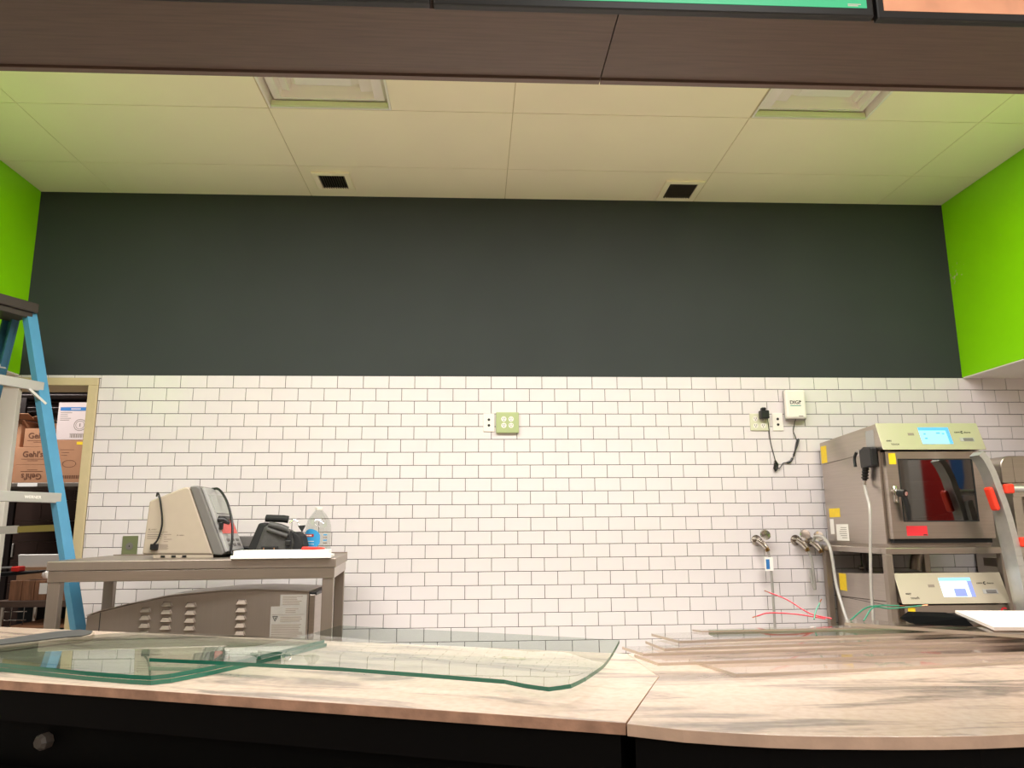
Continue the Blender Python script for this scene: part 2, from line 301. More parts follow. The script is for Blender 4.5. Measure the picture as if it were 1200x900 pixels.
# kitchen ceiling with panels
ce = structure(MB().box((XL, -2.48, CEIL + .07), (XR, 0, CEIL + .3)), 'ceiling', 'grid', origin=(0, 0, CEIL))
CX = [XL + .001, -2.17, -.965, .24, 1.445, 2.65, XR - .001]; CY = [-.002, -.40, -1.0, -1.6, -1.85, -2.45, -2.479]
for i in range(6):
    for j in range(6):
        x0, x1, y1, y0 = CX[i], CX[i + 1], CY[j], CY[j + 1]
        if j == 4 and any(x0 < lx < x1 for lx, ly in KITCHEN_LIGHTS): continue
        if j == 2 and i == 2: x0 = -.364
        if j == 2 and i == 4: x0 = 2.050
        MB().box((x0 + .0022, y0 + .0022, CEIL), (x1 - .0022, y1 - .0022, CEIL + .02)).build('ceiling_panel', 'ceil', ce)
gr = MB()
for x in CX[1:-1]: gr.box((x - .008, -2.479, CEIL + .003), (x + .008, -.002, CEIL + .04))
for y in CY[1:-1]: gr.box((XL + .001, y - .008, CEIL + .0034), (XR - .001, y + .008, CEIL + .0404))
gr.build('ceiling_grid', 'grid', ce)
# bulkhead over the counter: front face, back face, laminate underside
bk = structure(MB().box((-3.7, -2.775, 2.512), (4.4, -2.48, 4.0)), 'wall_front', 'wood', origin=(0, 0, 2.5))
for a, b in ((-3.7, .4085), (.4115, 4.4)):
    MB().box((a, -2.775, 2.5), (b, -2.503, 2.512)).build('laminate_panel', 'wood', bk)
    MB().box((a, -2.4985, 2.494), (b, -2.479, 2.515)).build('edge_trim', 'woodlip', bk)
# doorway: casing, head, closed white leaf
dr = thing('door_1', None, None, (-2.6, 0, 0), kind='structure')
MB().box((DX1, -.016, 0), (-2.143, -.0005, DZ)).build('casing', 'casing', dr, bevel=.003)
MB().box((DX0 - .05, -.016, DZ), (-2.143, -.0005, 2.1152)).build('casing', 'casing', dr, bevel=.003)
MB().box((DX1, 0, 0), (DX1 + .0005, .2, DZ)).box((DX0, 0, DZ - .0006), (DX1, .21, DZ)).build('jamb', 'casing', dr)
MB().box((DX0, .01, .01), (-2.605, .05, DZ - .002)).build('door_leaf', 'leaf', dr, bevel=.003)
# storeroom behind the doorway
sr = structure(MB().box((-5, 2.006, 0), (-1.5, 2.1, 2.75)), 'wall_storeroom_back', 'dgrout', origin=(0, 2, 0))
for r_ in range(17):
    for k in range(-1, 8):
        x0 = -5 + k * .5 + (.25 if r_ % 2 else 0); z0 = 2.75 - (r_ + 1) * .165 + .05
        if x0 + .5 < -4.3 or x0 > -2.3 or z0 < 0: continue
        MB().box((x0 + .002, 2.0, z0 + .002), (x0 + .498, 2.006, z0 + .163)).build('tile', 'dtile', sr)
structure(MB().box((-1.6, .2, 0), (-1.5, 2.006, 2.75)), 'wall_storeroom_right', 'storewall'); structure(MB().box((-5.1, .2, 0), (-5, 2.006, 2.75)), 'wall_storeroom_left', 'storewall')
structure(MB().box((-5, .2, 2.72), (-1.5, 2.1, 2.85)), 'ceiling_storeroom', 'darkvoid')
# store side, behind and beside the camera
structure(MB().box((-5.2, -9.2, 4.0), (9.2, -2.48, 4.15)), 'ceiling_store', 'storeceil')
structure(MB().box((-5.2, -9.3, 0), (9.2, -9.2, 4.0)), 'wall_store_rear', 'storewall'); structure(MB().box((-5.3, -9.2, 0), (-5.2, -2.6, 4.0)), 'wall_store_left', 'storewall')
structure(MB().box((9.2, -9.2, 0), (9.3, -2.6, 4.0)), 'wall_store_right', 'storewall'); structure(MB().box((4.4, -2.6, 0), (9.2, -2.5, 4.0)), 'wall_store_side', 'storewall')
structure(MB().box((-5.2, -2.6, 0), (-3.7, -2.5, 4.0)), 'wall_store_flank', 'storewall')

# ================================================================== CEILING FITTINGS
def diffuser(x0, y0, label):
    o = thing('air_diffuser', label, 'air vent', (x0 + .3, y0 + .3, CEIL), group='square air diffusers in the ceiling'); X = Matrix.Translation((x0 + .3, y0 + .3, CEIL))
    def ring(a, za, b, zb, mb):                   # square sloped ring
        vs = [(sx * a, sy * a, za) for sx, sy in ((-1, -1), (1, -1), (1, 1), (-1, 1))] + [(sx * b, sy * b, zb) for sx, sy in ((-1, -1), (1, -1), (1, 1), (-1, 1))]
        mb.add(vs, [(i, 4 + i, 4 + (i + 1) % 4, (i + 1) % 4) for i in range(4)], X)
    f = MB(); ring(.299, 0, .288, 0, f); ring(.288, 0, .285, .06, f); f.build('frame', 'white', o)
    MB(X).box((-.285, .272, 0), (.285, .2855, .026)).build('rear_lip', 'palegreen', o)  # rear lip pale green, the other diffuser parts white
    c = MB(); ring(.285, .06, .268, .030, c); ring(.268, .030, .225, .014, c); ring(.225, .014, .218, .05, c); c.build('outer_cone', 'white', o)
    c = MB(); ring(.218, .05, .168, .016, c); ring(.168, .016, .160, .052, c); c.build('middle_cone', 'white', o)
    c = MB(X); c.add([(-.160, -.160, .052), (.160, -.160, .052), (.160, .160, .052), (-.160, .160, .052), (-.13, -.13, .022), (.13, -.13, .022), (.13, .13, .022), (-.13, .13, .022), (0, 0, .010)], [(i, 4 + i, 4 + (i + 1) % 4, (i + 1) % 4) for i in range(4)] + [(4 + i, 8, 4 + (i + 1) % 4) for i in range(4)]); c.build('centre_plate', 'white', o)
    return o
diffuser(-.962, -1.6, 'square white louvred air diffuser in the ceiling, nearer the blue ladder')
diffuser(1.452, -1.6, 'square white louvred air diffuser in the ceiling, nearer the combi ovens')
def register(x0, x1, y0, y1, label):
    o = thing('air_register', label, 'air vent', ((x0 + x1) / 2, (y0 + y1) / 2, CEIL - .012), group='small dark air registers')
    f = MB(); t = .034
    for a, b in (((x0, y0), (x1, y0 + t)), ((x0, y1 - t), (x1, y1)), ((x0, y0 + t), (x0 + t, y1 - t)), ((x1 - t, y0 + t), (x1, y1 - t))): f.box((*a, CEIL - .012), (*b, CEIL))
    f.build('frame', 'ceil', o, bevel=.003)
    MB().box((x0 + t, y0 + t, CEIL - .0015), (x1 - t, y1 - t, CEIL - .0005)).build('backing', 'darkvoid', o)
    n = 11
    for i in range(n):
        x = x0 + t + (i + .5) * (x1 - x0 - 2 * t) / n
        MB(Matrix.Translation((x, (y0 + y1) / 2, CEIL - .007)) @ Matrix.Rotation(R(40), 4, 'Y')).box((-.006, -(y1 - y0) / 2 + t, -.0008), (.006, (y1 - y0) / 2 - t, .0008)).build('slat', 'vent', o)
register(-.90, -.68, -.335, -.098, 'small dark slatted air register in the ceiling over the beige printer')
register(1.195, 1.432, -.298, -.034, 'small dark slatted air register in the ceiling over the white wall box')
def troffer(x, y, z, m, label, name, grp, sx=1.2, sy=.6):
    o = thing(name, label, 'light', (x, y, z), group=grp)
    f = MB()
    for a, b in (((-sx / 2, -sy / 2), (sx / 2, -sy / 2 + .03)), ((-sx / 2, sy / 2 - .03), (sx / 2, sy / 2)), ((-sx / 2, -sy / 2 + .03), (-sx / 2 + .03, sy / 2 - .03)), ((sx / 2 - .03, -sy / 2 + .03), (sx / 2, sy / 2 - .03))):
        f.box((x + a[0], y + a[1], z - .005), (x + b[0], y + b[1], z + .05))
    f.build('frame', 'white', o); MB().box((x - sx / 2 + .03, y - sy / 2 + .03, z + .005), (x + sx / 2 - .03, y + sy / 2 - .03, z + .012)).build('light_diffuser', m, o)
for (x, y), lab in zip(KITCHEN_LIGHTS, ('recessed ceiling light above the work table end with the printer', 'recessed ceiling light nearest the louvred unit and the tool bag', 'recessed ceiling light above the seam of the stone counters', 'recessed ceiling light nearest the combi ovens')): troffer(x, y, CEIL, 'lamp', lab, 'ceiling_light', 'kitchen ceiling lights', 1.196, .596)
for (x, y), lab in zip(STORE_LIGHTS, [f'white store ceiling light behind the viewer, {q}' for q in ('left in the nearer row', 'middle of the nearer row', 'right in the nearer row', 'left in the far row', 'middle of the far row', 'right in the far row', 'added to light the red banner')]): troffer(x, y, 3.985, 'slamp', lab, 'store_light', 'store ceiling lights')
for (x, y, p), lab in zip(STOREROOM_LIGHTS, ('slim ceiling light just inside the storeroom doorway', 'slim unseen ceiling light added at the left to light the storeroom wall')): troffer(x, y, 2.685, 'slamp', lab, 'storeroom_light', 'storeroom ceiling lights', .96, .3)

# ================================================================== STONE COUNTERS
def along(p, q, k): return (p[0] + (q[0] - p[0]) * k, p[1] + (q[1] - p[1]) * k)
CZ = .90
def raw_edge(o, m):
    o.data.materials.append(M[m])
    for p in o.data.polygons:
        if abs(p.normal.z) < .5: p.material_index = 1
LF = [(-2.10, -2.147), (.322, -3.021), (.480, -2.615), (.470, -2.294), (-1.85, -1.44)]
wt = MB().prism(LF, .021, 'z', CZ - .021).build('stone_countertop', 'stoneL', bevel=.0012)
raw_edge(wt, 'rawL')
tag(wt, 'straight cream and grey streaked stone countertop under the two glass sheets', 'countertop', 'stone countertops')
RF = [(.3232, -3.026), (.41, -3.073), (.475, -3.096), (.542, -3.115), (.61, -3.128), (.677, -3.135), (.75, -3.142), (.815, -3.146), (.89, -3.146), (.963, -3.141), (1.1, -3.125), (1.3, -3.08), (1.5, -3.02), (1.8, -2.92), (2.4, -2.7), (2.4, -2.0), (1.0, -2.0), (.4706, -2.2938), (.4808, -2.6155)]
wt = MB().prism(RF, .021, 'z', CZ - .021).build('stone_countertop', 'stoneR', bevel=.0012)
raw_edge(wt, 'rawR')
tag(wt, 'bow-fronted cream and grey streaked stone countertop under the clear acrylic strips', 'countertop', 'stone countertops')
def inset(P, d):
    out = []; n = len(P)
    for i in range(n):
        a, b, c = Vector(P[i - 1]), Vector(P[i]), Vector(P[(i + 1) % n]); n1 = (b - a).normalized(); n2 = (c - b).normalized()
        m_ = (Vector((-n1.y, n1.x)) + Vector((-n2.y, n2.x))); out.append(tuple(b + m_.normalized() * d / max(.35, m_.length / 2)))
    return out
for P, lab in ((LF, 'black counter base under the straight stone top'), (RF, 'black curved counter base under the bow-fronted stone top')):
    o = thing('counter_base', lab, 'counter', (P[1][0], P[1][1] + .3, 0), group='black counter bases')
    MB().prism(inset(P, .012), .069, 'z', CZ - .09).build('top_rail', 'cab2', o)
    MB().prism(inset(P, .03), CZ - .09, 'z', 0).build('base_panel', 'cab', o)
    q = inset(P, .018); mb = MB(); k0, k1 = (0, 1) if P is LF else (0, 13)
    for i in range(k0, k1): mb.bar((*q[i], .700), (*q[i + 1], .700), .02, .03)
    mb.build('bumper_rail', 'cab2', o)
    if P is LF:
        A, B = inset(P, .026)[:2]; MB().bar((*along(A, B, .665), .7155), (*along(A, B, .985), .797), .006, .012).build('pale_strip', 'palestrip', o)  # thin pale strip across the front of the black base
        kx = along(q[0], q[1], .484); MB(Matrix.Translation((*kx, .771)) @ Matrix.Rotation(R(-20), 4, 'Z') @ Matrix.Rotation(R(90), 4, 'X')).lathe([(.018, -.012), (.018, .008), (.012, .016)], n=8).build('hex_knob', 'ladcap', o)
    q = inset(P, .016); k = 3 if P is LF else 15; mb = MB()
    mb.bar((*q[k], .44), (*q[(k + 1) % len(q)], .44), .72, .012); mb.build('service_panel', 'rearlam', o)
# ================================================================== GLASS AND ACRYLIC SHEETS ON THE COUNTER
def edges(o, vs, n, m, em):
    """same edge all round; back left clear to imitate light seen through the sheet"""
    a, b = MB(), MB()
    for i in range(n):
        p, q = Vector(vs[i]), Vector(vs[(i + 1) % n]); d = q - p; back = d.length > 1e-6 and -d.x / d.length > .35
        (b if back else a).add([p, q, vs[n + (i + 1) % n], vs[n + i]], [(0, 1, 2, 3)])
    a.build('polished_edge', em, o)
    if b.v: b.build('clear_back_edge', m, o)
def sheet(name, poly, z0, t, m, em, label, cat, group, zf=None):
    """flat or bent sheet: clear faces plus its own polished edge"""
    zf = zf or (lambda p: 0.)
    n = len(poly); mb = MB(); vs = [(p[0], p[1], z0 + zf(p)) for p in poly] + [(p[0], p[1], z0 + t + zf(p)) for p in poly]
    mb.add(vs, [tuple(range(n))[::-1], tuple(range(n, 2 * n))])
    o = mb.build(name, m); tag(o, label, cat, group)
    edges(o, vs, n, m, em)
    return o
def bent_sheet(name, near, far, z0, t, bend, rise, tilt, m, em, label, cat, group, cols=24, rows=10):
    """sheet between two plan polylines; beyond 'bend' (0-1) it curls up by 'rise'"""
    def at(L, u):
        d = [0]
        for a, b in zip(L, L[1:]): d.append(d[-1] + math.dist(a, b))
        s_ = u * d[-1]
        for i in range(len(L) - 1):
            if s_ <= d[i + 1] + 1e-9: return along(L[i], L[i + 1], (s_ - d[i]) / (d[i + 1] - d[i]))
        return L[-1]
    top = []; bot = []
    for j in range(rows + 1):
        v = j / rows; w = max(0, (v - bend) / (1 - bend)); h = rise * w ** 1.6
        for i in range(cols + 1):
            p = along(at(near, i / cols), at(far, i / cols), v); z = z0 + h + tilt * (i / cols)
            bot.append((*p, z)); top.append((*p, z + t))
    c = cols + 1; nb = len(bot); mb = MB(); fs = []
    for j in range(rows):
        for i in range(cols):
            a = j * c + i; fs.append((a, a + c, a + c + 1, a + 1)); fs.append((nb + a, nb + a + 1, nb + a + c + 1, nb + a + c))
    mb.add(bot + top, fs); o = mb.build(name, m, smooth=True); tag(o, label, cat, group)
    loop = list(range(c)) + [j * c + cols for j in range(1, rows + 1)] + [rows * c + i for i in range(cols - 1, -1, -1)] + [j * c for j in range(rows - 1, 0, -1)]
    edges(o, [bot[i] for i in loop] + [top[i] for i in loop], len(loop), m, em)
    return o
g1 = [(-1.42, -2.265), (-1.117, -2.420), (-.844, -2.553), (-.72, -2.605), (-.665, -2.622), (-.63, -2.60), (-.58, -2.530), (-.503, -2.385), (-.43, -2.22), (-.379, -2.095), (-.55, -2.02), (-.80, -1.915), (-1.016, -1.854), (-1.10, -1.895), (-1.179, -1.957), (-1.30, -2.112)]
sheet('glass_sheet', g1, CZ + .001, .0095, 'glass', 'glassedge', 'lower of two greenish glass sheets stacked at the left end of the counter', 'glass', 'loose glass sheets')
sheet('glass_sheet', [along(p, (-.9, -2.3), .012) for p in g1], CZ + .011, .0095, 'glass', 'glassedge', 'upper of two greenish glass sheets stacked at the left end of the counter', 'glass', 'loose glass sheets')
near = [(-.735, -2.469), (-.59, -2.506), (-.25, -2.604), (-.05, -2.684), (.118, -2.755), (.166, -2.806), (.207, -2.832), (.255, -2.80), (.295, -2.725)]
far = [(-.330, -2.17), (.064, -2.30), (.425, -2.435)]
bent_sheet('glass_sheet', near, far, CZ + .0262, .0085, .42, .034, -.012, 'glass', 'glassedge', 'big glass sheet with a rounded corner lying across the middle of the counter', 'glass', 'loose glass sheets', cols=40)
gs = [(-1.62, -2.42), (-1.31, -2.125), (-1.187, -1.964), (-1.15, -1.945), (-1.146, -1.90), (-1.17, -1.835), (-1.235, -1.791), (-1.301, -1.846), (-1.363, -2.007), (-1.66, -2.36)]
o = MB().prism(gs, .018, 'z', CZ + .001).build('edge_strip', 'rearlam', bevel=.004); tag(o, 'dull grey rounded edge strip behind the left glass sheets', 'strip')
tp = MB().prism([along(p, (-1.3, -2.0), .03) for p in gs], .003, 'z', CZ + .019).build('dark_cover', 'gasket', o)
AC = [([(.600, -2.44), (.655, -2.640), (.95, -2.605), (1.9, -2.47), (1.9, -2.22)], .0006, 'widest clear acrylic strip, lowest in the stack at its front edge'),
      ([(.468, -2.405), (.500, -2.530), (1.9, -2.42), (1.9, -2.26)], .0084, 'long clear acrylic strip reaching furthest left over the stone seam'),
      ([(.452, -2.325), (.485, -2.44), (1.9, -2.33), (1.9, -2.18)], .0162, 'clear acrylic strip just behind the leftmost one'),
      ([(.525, -2.285), (.545, -2.415), (1.9, -2.27), (1.9, -2.10)], .0240, 'clear acrylic strip in the middle of the pile, second from the back'),
      ([(.562, -2.20), (.604, -2.345), (1.9, -2.19), (1.9, -2.02)], .0318, 'clear acrylic strip topmost in the pile at the back')]
for P, z, lab in AC: sheet('acrylic_strip', P, CZ + z, .0072, 'acry', 'acryedge', lab, 'plastic sheet', 'clear acrylic strips')
bd = MB().box((.80, -2.018, CZ + .001), (1.9, -1.965, CZ + .016)).build('green_board', 'board'); tag(bd, 'green felt-covered board along the back of the acrylic pile', 'board')
sheet('acrylic_strip', [(.69, -2.17), (.71, -2.20), (1.9, -2.14), (1.9, -2.06)], CZ + .0396, .005, 'acry', 'acryedge', 'thin clear acrylic strip lying along the green board', 'plastic sheet', 'clear acrylic strips')
sheet('acrylic_strip', [(1.165, -2.132), (1.50, -2.43), (1.62, -2.40), (1.215, -2.032)], CZ + .0452, .0085, 'acry', 'acryedge', 'crooked clear acrylic strip lying slantwise on top of the pile', 'plastic sheet', 'clear acrylic strips', zf=None)
sheet('white_board', [(1.47, -2.36), (1.9, -2.42), (1.9, -2.0), (1.62, -1.96)], CZ + .056, .009, 'wboard', 'wboard', 'white plastic board lying at the right end of the counter', 'board', None)
fb = MB().prism([(1.375, -2.13), (1.525, -2.19), (1.57, -2.02), (1.425, -1.97)], .022, 'z', CZ + .0452, top=[(1.40, -2.10), (1.515, -2.17), (1.545, -2.03), (1.445, -1.99)]).build('foam_block', 'foam'); tag(fb, 'black foam block resting behind the slanting acrylic strip', 'block')
def wires(name, label, cat, strands, r=.0022, ends='copper'):
    o = thing(name, label, cat, strands[0][1][0])
    for m, pts in strands:
        p = spline(pts, 6); MB().tube(p, r, 7).build('wire', m, o, smooth=True)
        if ends:
            e = (p[-1] - p[-2]).normalized(); MB().tube([p[-1], p[-1] + e * .016], r * .8, 6).build('bare_end', ends, o)
    return o
b0 = CZ + .0565
wires('red_wires', 'loose red wires sticking up behind the acrylic, beside the oven stand leg', 'wires',
      [('acred', [(1.16, -2.06, b0), (1.11, -2.02, b0 + .012), (1.06, -1.97, b0 + .05), (1.015, -1.94, b0 + .07)]), ('acred', [(1.14, -2.06, b0), (1.06, -2.04, b0 + .012), (.98, -2.02, b0 + .015), (.94, -2.02, b0 + .006)])])
wires('green_wires', 'loose green wires with bare copper ends in front of the lower oven', 'wires',
      [('acgreen', [(1.20, -2.10, b0), (1.27, -2.06, b0 + .03), (1.33, -2.04, b0 + .035), (1.385, -2.05, b0 + .035)]), ('acgreen', [(1.23, -2.12, b0), (1.28, -2.09, b0 + .035), (1.34, -2.08, b0 + .03), (1.40, -2.15, b0 + .045)]), ('acgreen', [(1.10, -2.07, b0), (1.115, -2.05, b0 + .02), (1.14, -2.03, b0 + .045)])])

# ================================================================== MENU SCREENS ABOVE THE BULKHEAD EDGE
def screen(x0, x1, z0, m, label, y=-2.80):
    o = thing('menu_screen', label, 'screen', ((x0 + x1) / 2, y, z0), group='menu screens'); h = .62
    MB().box((x0, y, z0), (x1, y + .022, z0 + h)).build('housing', 'black', o, bevel=.004)
    b = .018; MB().box((x0 + b, y - .0015, z0 + b + .004), (x1 - b, y, z0 + h - b)).build('display', m, o)
    return o
sg = screen(-.05, 1.052, 2.493, 'scr_g', 'black-framed menu screen lit plain green above the laminate')
lines(MB(), .985, 1.02, -2.8015, 2.5255, 2, .004, .0025).build('small_print', 'paper', sg)
screen(1.06, 2.16, 2.488, 'scr_o', 'black-framed menu screen lit orange and pink above the laminate')
screen(-1.16, -.058, 2.496, 'black', 'black menu screen frame at the upper left above the laminate')

# ================================================================== WALL PLATES, WALL BOX
def plate(x0, x1, z0, z1, m, label, t=.006): 
    o = thing('outlet_plate', label, 'outlet', ((x0 + x1) / 2, -.0045, z0), group='wall plates'); MB().box((x0, -.0045 - t, z0), (x1, -.0045, z1)).build('cover_plate', m, o, bevel=.002); return o
def jack_plate(x0, z0, label):
    o = plate(x0, x0 + .066, z0, z0 + .108, 'white', label)
    for dz in (.037, .071): MB().tube([(x0 + .033, -.0125, z0 + dz), (x0 + .033, -.0104, z0 + dz)], .008, 12).build('jack_hole', 'black', o)
jack_plate(.105, 1.798, 'white wall plate with two black holes left of the green outlet box'); jack_plate(1.854, 1.803, 'white wall plate with two black holes beside the plugged-in adapter')
def quad(x0, x1, z0, z1, m, label, t, spots, face='white'):
    o = thing('quad_outlet', label, 'outlet', ((x0 + x1) / 2, -.0045, z0), group='four-socket outlets'); MB().box((x0, -.0045 - t, z0), (x1, -.0045, z1)).build('cover_plate', m, o, bevel=.004)
    y = -.0045 - t
    for cx, cz in spots:
        s_ = MB().tube([(cx, y - .0015, cz), (cx, y + .002, cz)], .0155, 18).build('socket', face, o)
        q = MB(); 
        for dx in (-.006, .006): q.box((cx + dx - .0014, y - .0021, cz - .001), (cx + dx + .0014, y - .0015, cz + .008))
        q.tube([(cx, y - .0021, cz - .007), (cx, y - .0015, cz - .007)], .003, 8); q.build('slots', 'ink', s_)
    return o
quad(.180, .315, 1.789, 1.912, 'plateg', 'pale green surface box with four white sockets in mid wall', .022, [(.226 + i * .043, 1.833 + j * .038) for i in (0, 1) for j in (0, 1)])
qo = quad(1.715, 1.835, 1.803, 1.908, 'platep', 'four-socket outlet with a black adapter plugged in', .008, [(1.748 + i * .046, 1.833 + j * .042) for i in (0, 1) for j in (0, 1)], 'offwhite')
o = plate(-1.927, -1.842, 1.094, 1.207, 'plateo', 'olive green single-socket outlet above the work table beside the door'); MB().tube([(-1.885, -.0125, 1.15), (-1.885, -.0100, 1.15)], .02, 18).build('socket', 'grey', o)
q = MB().box((-1.888, -.0132, 1.146), (-1.882, -.0124, 1.154)); q.build('slots', 'ink', o)
pa = thing('power_adapter', 'black power adapter plugged into the wall with a thin dangling cord', 'adapter', (1.79, -.015, 1.87))
MB().box((1.768, -.055, 1.872), (1.822, -.0142, 1.922)).box((1.778, -.052, 1.922), (1.806, -.02, 1.94)).build('adapter_body', 'black', pa, bevel=.006)
cp = spline([(1.812, -.04, 1.873), (1.826, -.015, 1.83), (1.832, -.012, 1.74), (1.846, -.012, 1.66), (1.858, -.014, 1.60), (1.872, -.016, 1.575), (1.90, -.012, 1.607), (1.93, -.010, 1.612), (1.955, -.012, 1.628), (1.975, -.014, 1.672), (1.995, -.015, 1.725), (1.985, -.014, 1.77), (1.977, -.014, 1.80), (1.985, -.02, 1.845), (1.985, -.04, 1.868)], 8)
MB().tube(cp, .0024, 7).build('cord', 'black', pa, smooth=True)
MB().tube([(1.849, -.016, 1.622), (1.862, -.02, 1.60), (1.856, -.018, 1.572), (1.848, -.016, 1.56), (1.842, -.016, 1.575), (1.85, -.018, 1.61)], .0065, 8).build('cord_bundle', 'black', pa, smooth=True)
MB().tube(spline([(1.965, -.016, 1.655), (1.99, -.02, 1.71), (2.004, -.018, 1.75), (1.992, -.016, 1.735), (1.975, -.016, 1.672), (1.965, -.014, 1.648)], 4), .005, 8).build('cord_bundle', 'black', pa, smooth=True)
MB().tube([(1.925, -.012, 1.609), (1.945, -.013, 1.618), (1.958, -.013, 1.636)], .007, 8).build('ferrite', 'black', pa, smooth=True)
wbx = thing('wall_box', 'white wall-mounted network box with green and grey lettering', 'device', (1.97, -.005, 1.865))
MB().box((1.928, -.03, 1.866), (2.058, -.0048, 2.05)).build('back_shell', 'lgrey', wbx, bevel=.008)
MB().box((1.922, -.066, 1.870), (2.046, -.03, 2.046)).build('front_cover', 'white', wbx, bevel=.012)
text('DIGI', .060, face_at((1.977, -.0668, 1.968)), 'ink', wbx, bold=.012, h=.022)
MB().prism([(2.006, 1.968), (2.018, 1.974), (2.006, 1.980)], -.001, 'y', -.066).build('logo_arrow', 'ink', wbx)
lines(MB(), 1.947, 2.013, -.0662, 1.950, 1, .006, .005, 0).build('small_print', 'teal_ink', wbx); lines(MB(), 1.995, 2.022, -.0662, 1.886, 1, .006, .005, 0).build('small_print', 'inkg', wbx)

# ================================================================== WATER VALVES AND HOSES
def valve(x, z, label):
    o = thing('water_valve', label, 'valve', (x, -.005, z), group='wall water valves')
    MB().tube([(x - .03, -.0045, z - .03), (x - .03, -.010, z - .03)], .03, 20).tube([(x - .03, -.01, z - .03), (x - .03, -.05, z - .03)], .013, 12).build('flange', 'chrome', o, smooth=True)
    MB().tube([(x - .036, -.05, z - .026), (x - .012, -.062, z - .05), (x + .004, -.068, z - .075)], [.018, .017, .014], 12).build('valve_body', 'chrome', o, smooth=True)
    MB().tube([(x + .003, -.068, z - .072), (x + .011, -.07, z - .092)], .013, 6).build('hex_nut', 'brass', o)
    h = MB(Matrix.Translation((x, -.07, z)) @ Matrix.Rotation(R(75), 4, 'X')); h.lathe([(.008, -.03), (.01, 0), (.028, .002), (.031, .007), (.026, .013), (.006, .014)], n=20); h.build('handwheel', 'chrome', o, smooth=True)
    return o
valve(1.737, 1.187, 'chrome water valve with a tagged braided hose, first from the left'); valve(1.972, 1.186, 'chrome water valve next to the oven stand leg'); valve(2.052, 1.176, 'chrome water valve at the rear oven corner')
ho = thing('supply_hose', 'straight grey braided supply hose with a paper tag below the left valve', 'hose', (1.75, -.07, .2))
MB().tube(spline([(1.748, -.07, 1.095), (1.757, -.072, 1.02), (1.759, -.07, .8), (1.756, -.07, .5), (1.75, -.07, .02)], 5), .0075, 9).build('hose_line', 'hose', ho, smooth=True)
MB().box((1.72, -.082, .985), (1.769, -.0805, 1.062)).build('paper_tag', 'paper', ho); MB().box((1.727, -.083, .995), (1.748, -.082, 1.05)).build('printed_patch', 'cblue', ho)
tag(MB().tube(spline([(1.984, -.07, 1.094), (2.0, -.072, 1.05), (2.005, -.075, .95), (2.008, -.07, .88), (1.998, -.06, .92), (1.999, -.05, .99)], 6), .0075, 9).build('looped_hose', 'hose', smooth=True), 'short looped grey hose hanging from the valve beside the stand leg', 'hose')
tag(MB().tube(spline([(2.016, -.075, 1.150), (2.020, -.11, 1.178), (2.026, -.20, 1.166), (2.028, -.262, 1.10), (2.03, -.289, .922), (2.03, -.33, .83), (2.03, -.372, .752), (2.03, -.414, .684), (2.03, -.45, .5)], 6), .0085, 10).build('drain_tube', 'clearhose', smooth=True), 'milky plastic tube running from the corner valve down past the yellow sticker', 'tube')

